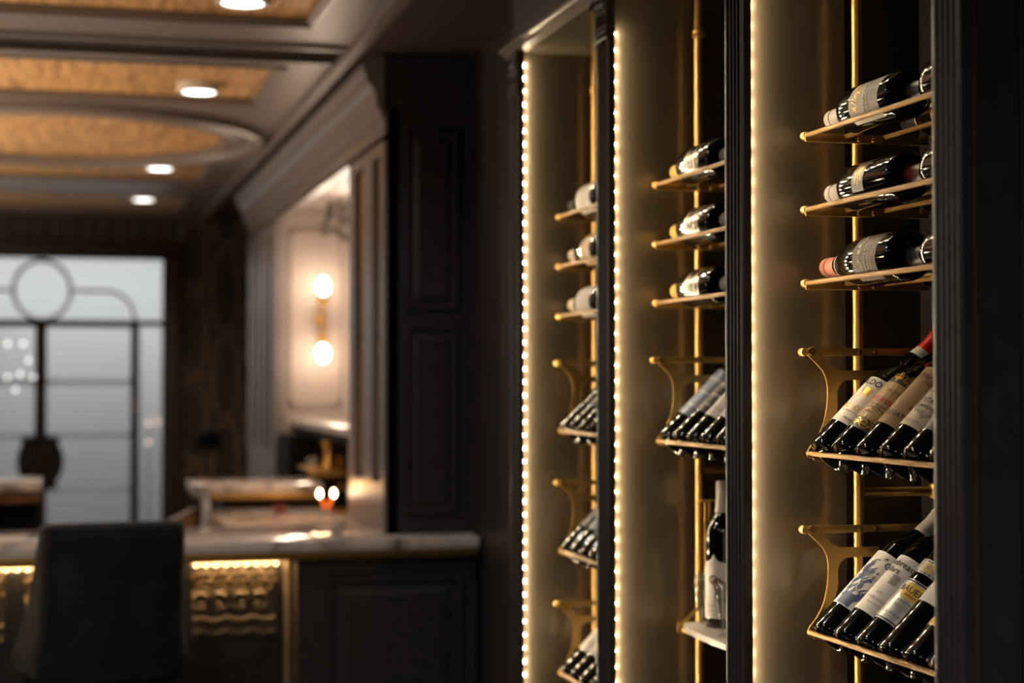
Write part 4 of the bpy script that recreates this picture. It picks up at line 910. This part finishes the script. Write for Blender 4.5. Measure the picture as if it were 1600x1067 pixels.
for r, z in enumerate(DZ['farthest']):
    w_ = ('upper', 'middle', 'lower')[r]; G = 'bottles leaning on the %s display rack of the farthest bay' % w_
    for i in range(5):
        lm = ([None, 'darklabel', 'bluegrey', 'darklabel', 'silver'], ['darklabel', 'bluegrey', 'tan', 'bluegrey', 'silver'], ['pale', 'pale', 'silver', 'cream', 'paper'])[r][i]
        od = ('first', 'second', 'third', 'fourth', 'fifth')[i]
        col = {None: 'unlabelled', 'darklabel': 'dark labelled', 'bluegrey': 'blue grey labelled', 'silver': 'silver labelled', 'tan': 'tan labelled', 'pale': 'pale labelled', 'cream': 'cream labelled', 'paper': 'white labelled'}[lm]
        e = mk_label(lm, 'ink' if lm not in ('darklabel',) else 'greyink', v0=.07, v1=.15 + (.04 if r == 2 else 0)) if lm else []
        disp_bottle(Yf, z, i, 'bord', 'cap_tan' if i % 2 == 0 else 'cap_black', '%s leaning bottle, %s from left, %s display rack, farthest bay' % (col, od, w_), G, e)
# ---- stone shelf with a standing bottle in the middle bay
ZSH = 1.118
sf = thing('display_shelf', 'small rounded white stone shelf on a brass bracket in the middle bay', 'shelf', (PX, Ym, ZSH))
pts = [(1.262, 3.475)] + [(1.262 + .03 - .03 * math.sin(a) - .02 * (1 - math.cos(a)) * 0, 3.475 - .02 - .0 * a) for a in ()]
pts = [(1.440, 3.490), (1.30, 3.490), (1.282, 3.484), (1.268, 3.468), (1.258, 3.43), (1.250, 3.37), (1.246, 3.30), (1.246, 3.05), (1.44, 3.05)]
MB().prism([(a, b, ZSH - .012) for a, b in pts], (0, 0, .012)).build('stone_slab', M['stone'], sf, ang=50)
MB().tube([(1.272, 3.489, ZSH - .016), (1.272, 3.06, ZSH - .016)], .0042, 10).tube([(1.40, 3.489, ZSH - .016), (1.40, 3.06, ZSH - .016)], .0042, 10).build('support_rod', M['brass'], sf)
MB().box(1.262, 1.42, 3.491, 3.494, ZSH - .022, ZSH + .0, .0008).build('bracket_plate', M['brass_flat'], sf)
MB().prism([(1.27, 3.492, ZSH - .004), (1.28, 3.492, ZSH - .004), (1.33, 3.492, ZSH + .045), (1.33, 3.492, ZSH + .055)], (0, .003, 0)).build('brace', M['brass_flat'], sf)
hg = thing('bottle_hook', 'thin brass hook bracket on the pole above the stone shelf', 'bracket', (PX, Ym, 1.36))
q = onY(1106, 783, Ym + .005)
MB().box(PX - .012, q.x + .018, Ym - .01, Ym + .016, q.z - .002, q.z + .002, .0008).build('arm', M['brass_flat'], hg)
MB().box(q.x - .004, q.x + .004, Ym - .008, Ym - .003, q.z - .15, q.z - .002, .0008).build('drop', M['brass'], hg); MB().box(q.x - .012, q.x - .009, Ym - .008, Ym - .003, q.z - .15, q.z - .002, .0008).build('drop', M['brass'], hg)
q = onZ(1129, 979, ZSH)
tree = [('stroke', [(.0, .060), (.002, .078), (-.004, .092), (.004, .100)], [.001, .002, .003, .002], 'inkbrown'), ('stroke', swirl(-.006, .098, .010), .0022, 'inkbrown'), ('stroke', swirl(.008, .096, .009, sg=-1), .0022, 'inkbrown')] + [('stroke', arc(.02, .03, .05, 120 - 6 * i, 60 - 6 * i, ry=.03 - .002 * i), .0007, 'greyink') for i in range(4)]
make_bottle((q.x + .003, q.y, ZSH + .0005), (0, 0, 1), (-.75, -.66, 0), 'bord', 'cap_tan', 'upright bottle with arched pale label and bare tree standing on the stone shelf', None,
            [('label', -.040, .032, .020, .150, 'pale', 'arch')] + tree + [tl('SILVER OAK', 0, .046, .008, 'greyink'), tl('NAPA VALLEY', 0, .036, .005, 'greyink'), tl('2017', 0, .028, .005, 'greyink')], cap_z=.235)
for px, l in ((1094, 'clear teardrop glass to the left of the upright bottle'), (1129, 'clear teardrop glass to the right of the upright bottle, in front')):
    q2 = onY(px, 965, 3.455 if px < 1100 else 3.27); q2.z = ZSH + .0005
    gt = thing('teardrop_glass', l, 'glass', q2, 'glasses on the stone shelf')
    MB().lathe([(0, 0), (.010, .0), (.010, .003), (.004, .006), (.004, .014), (.006, .03), (.010, .06), (.0125, .085), (.0115, .098), (.007, .108), (0, .112)], q2, 24).build('bulb', M['clear'], gt)
    MB().lathe([(0, .010), (.003, .014), (.0045, .03), (.0085, .06), (.011, .085), (.010, .096), (.006, .105), (0, .109)], q2, 20).build('inner_wall', M['clear'], gt)
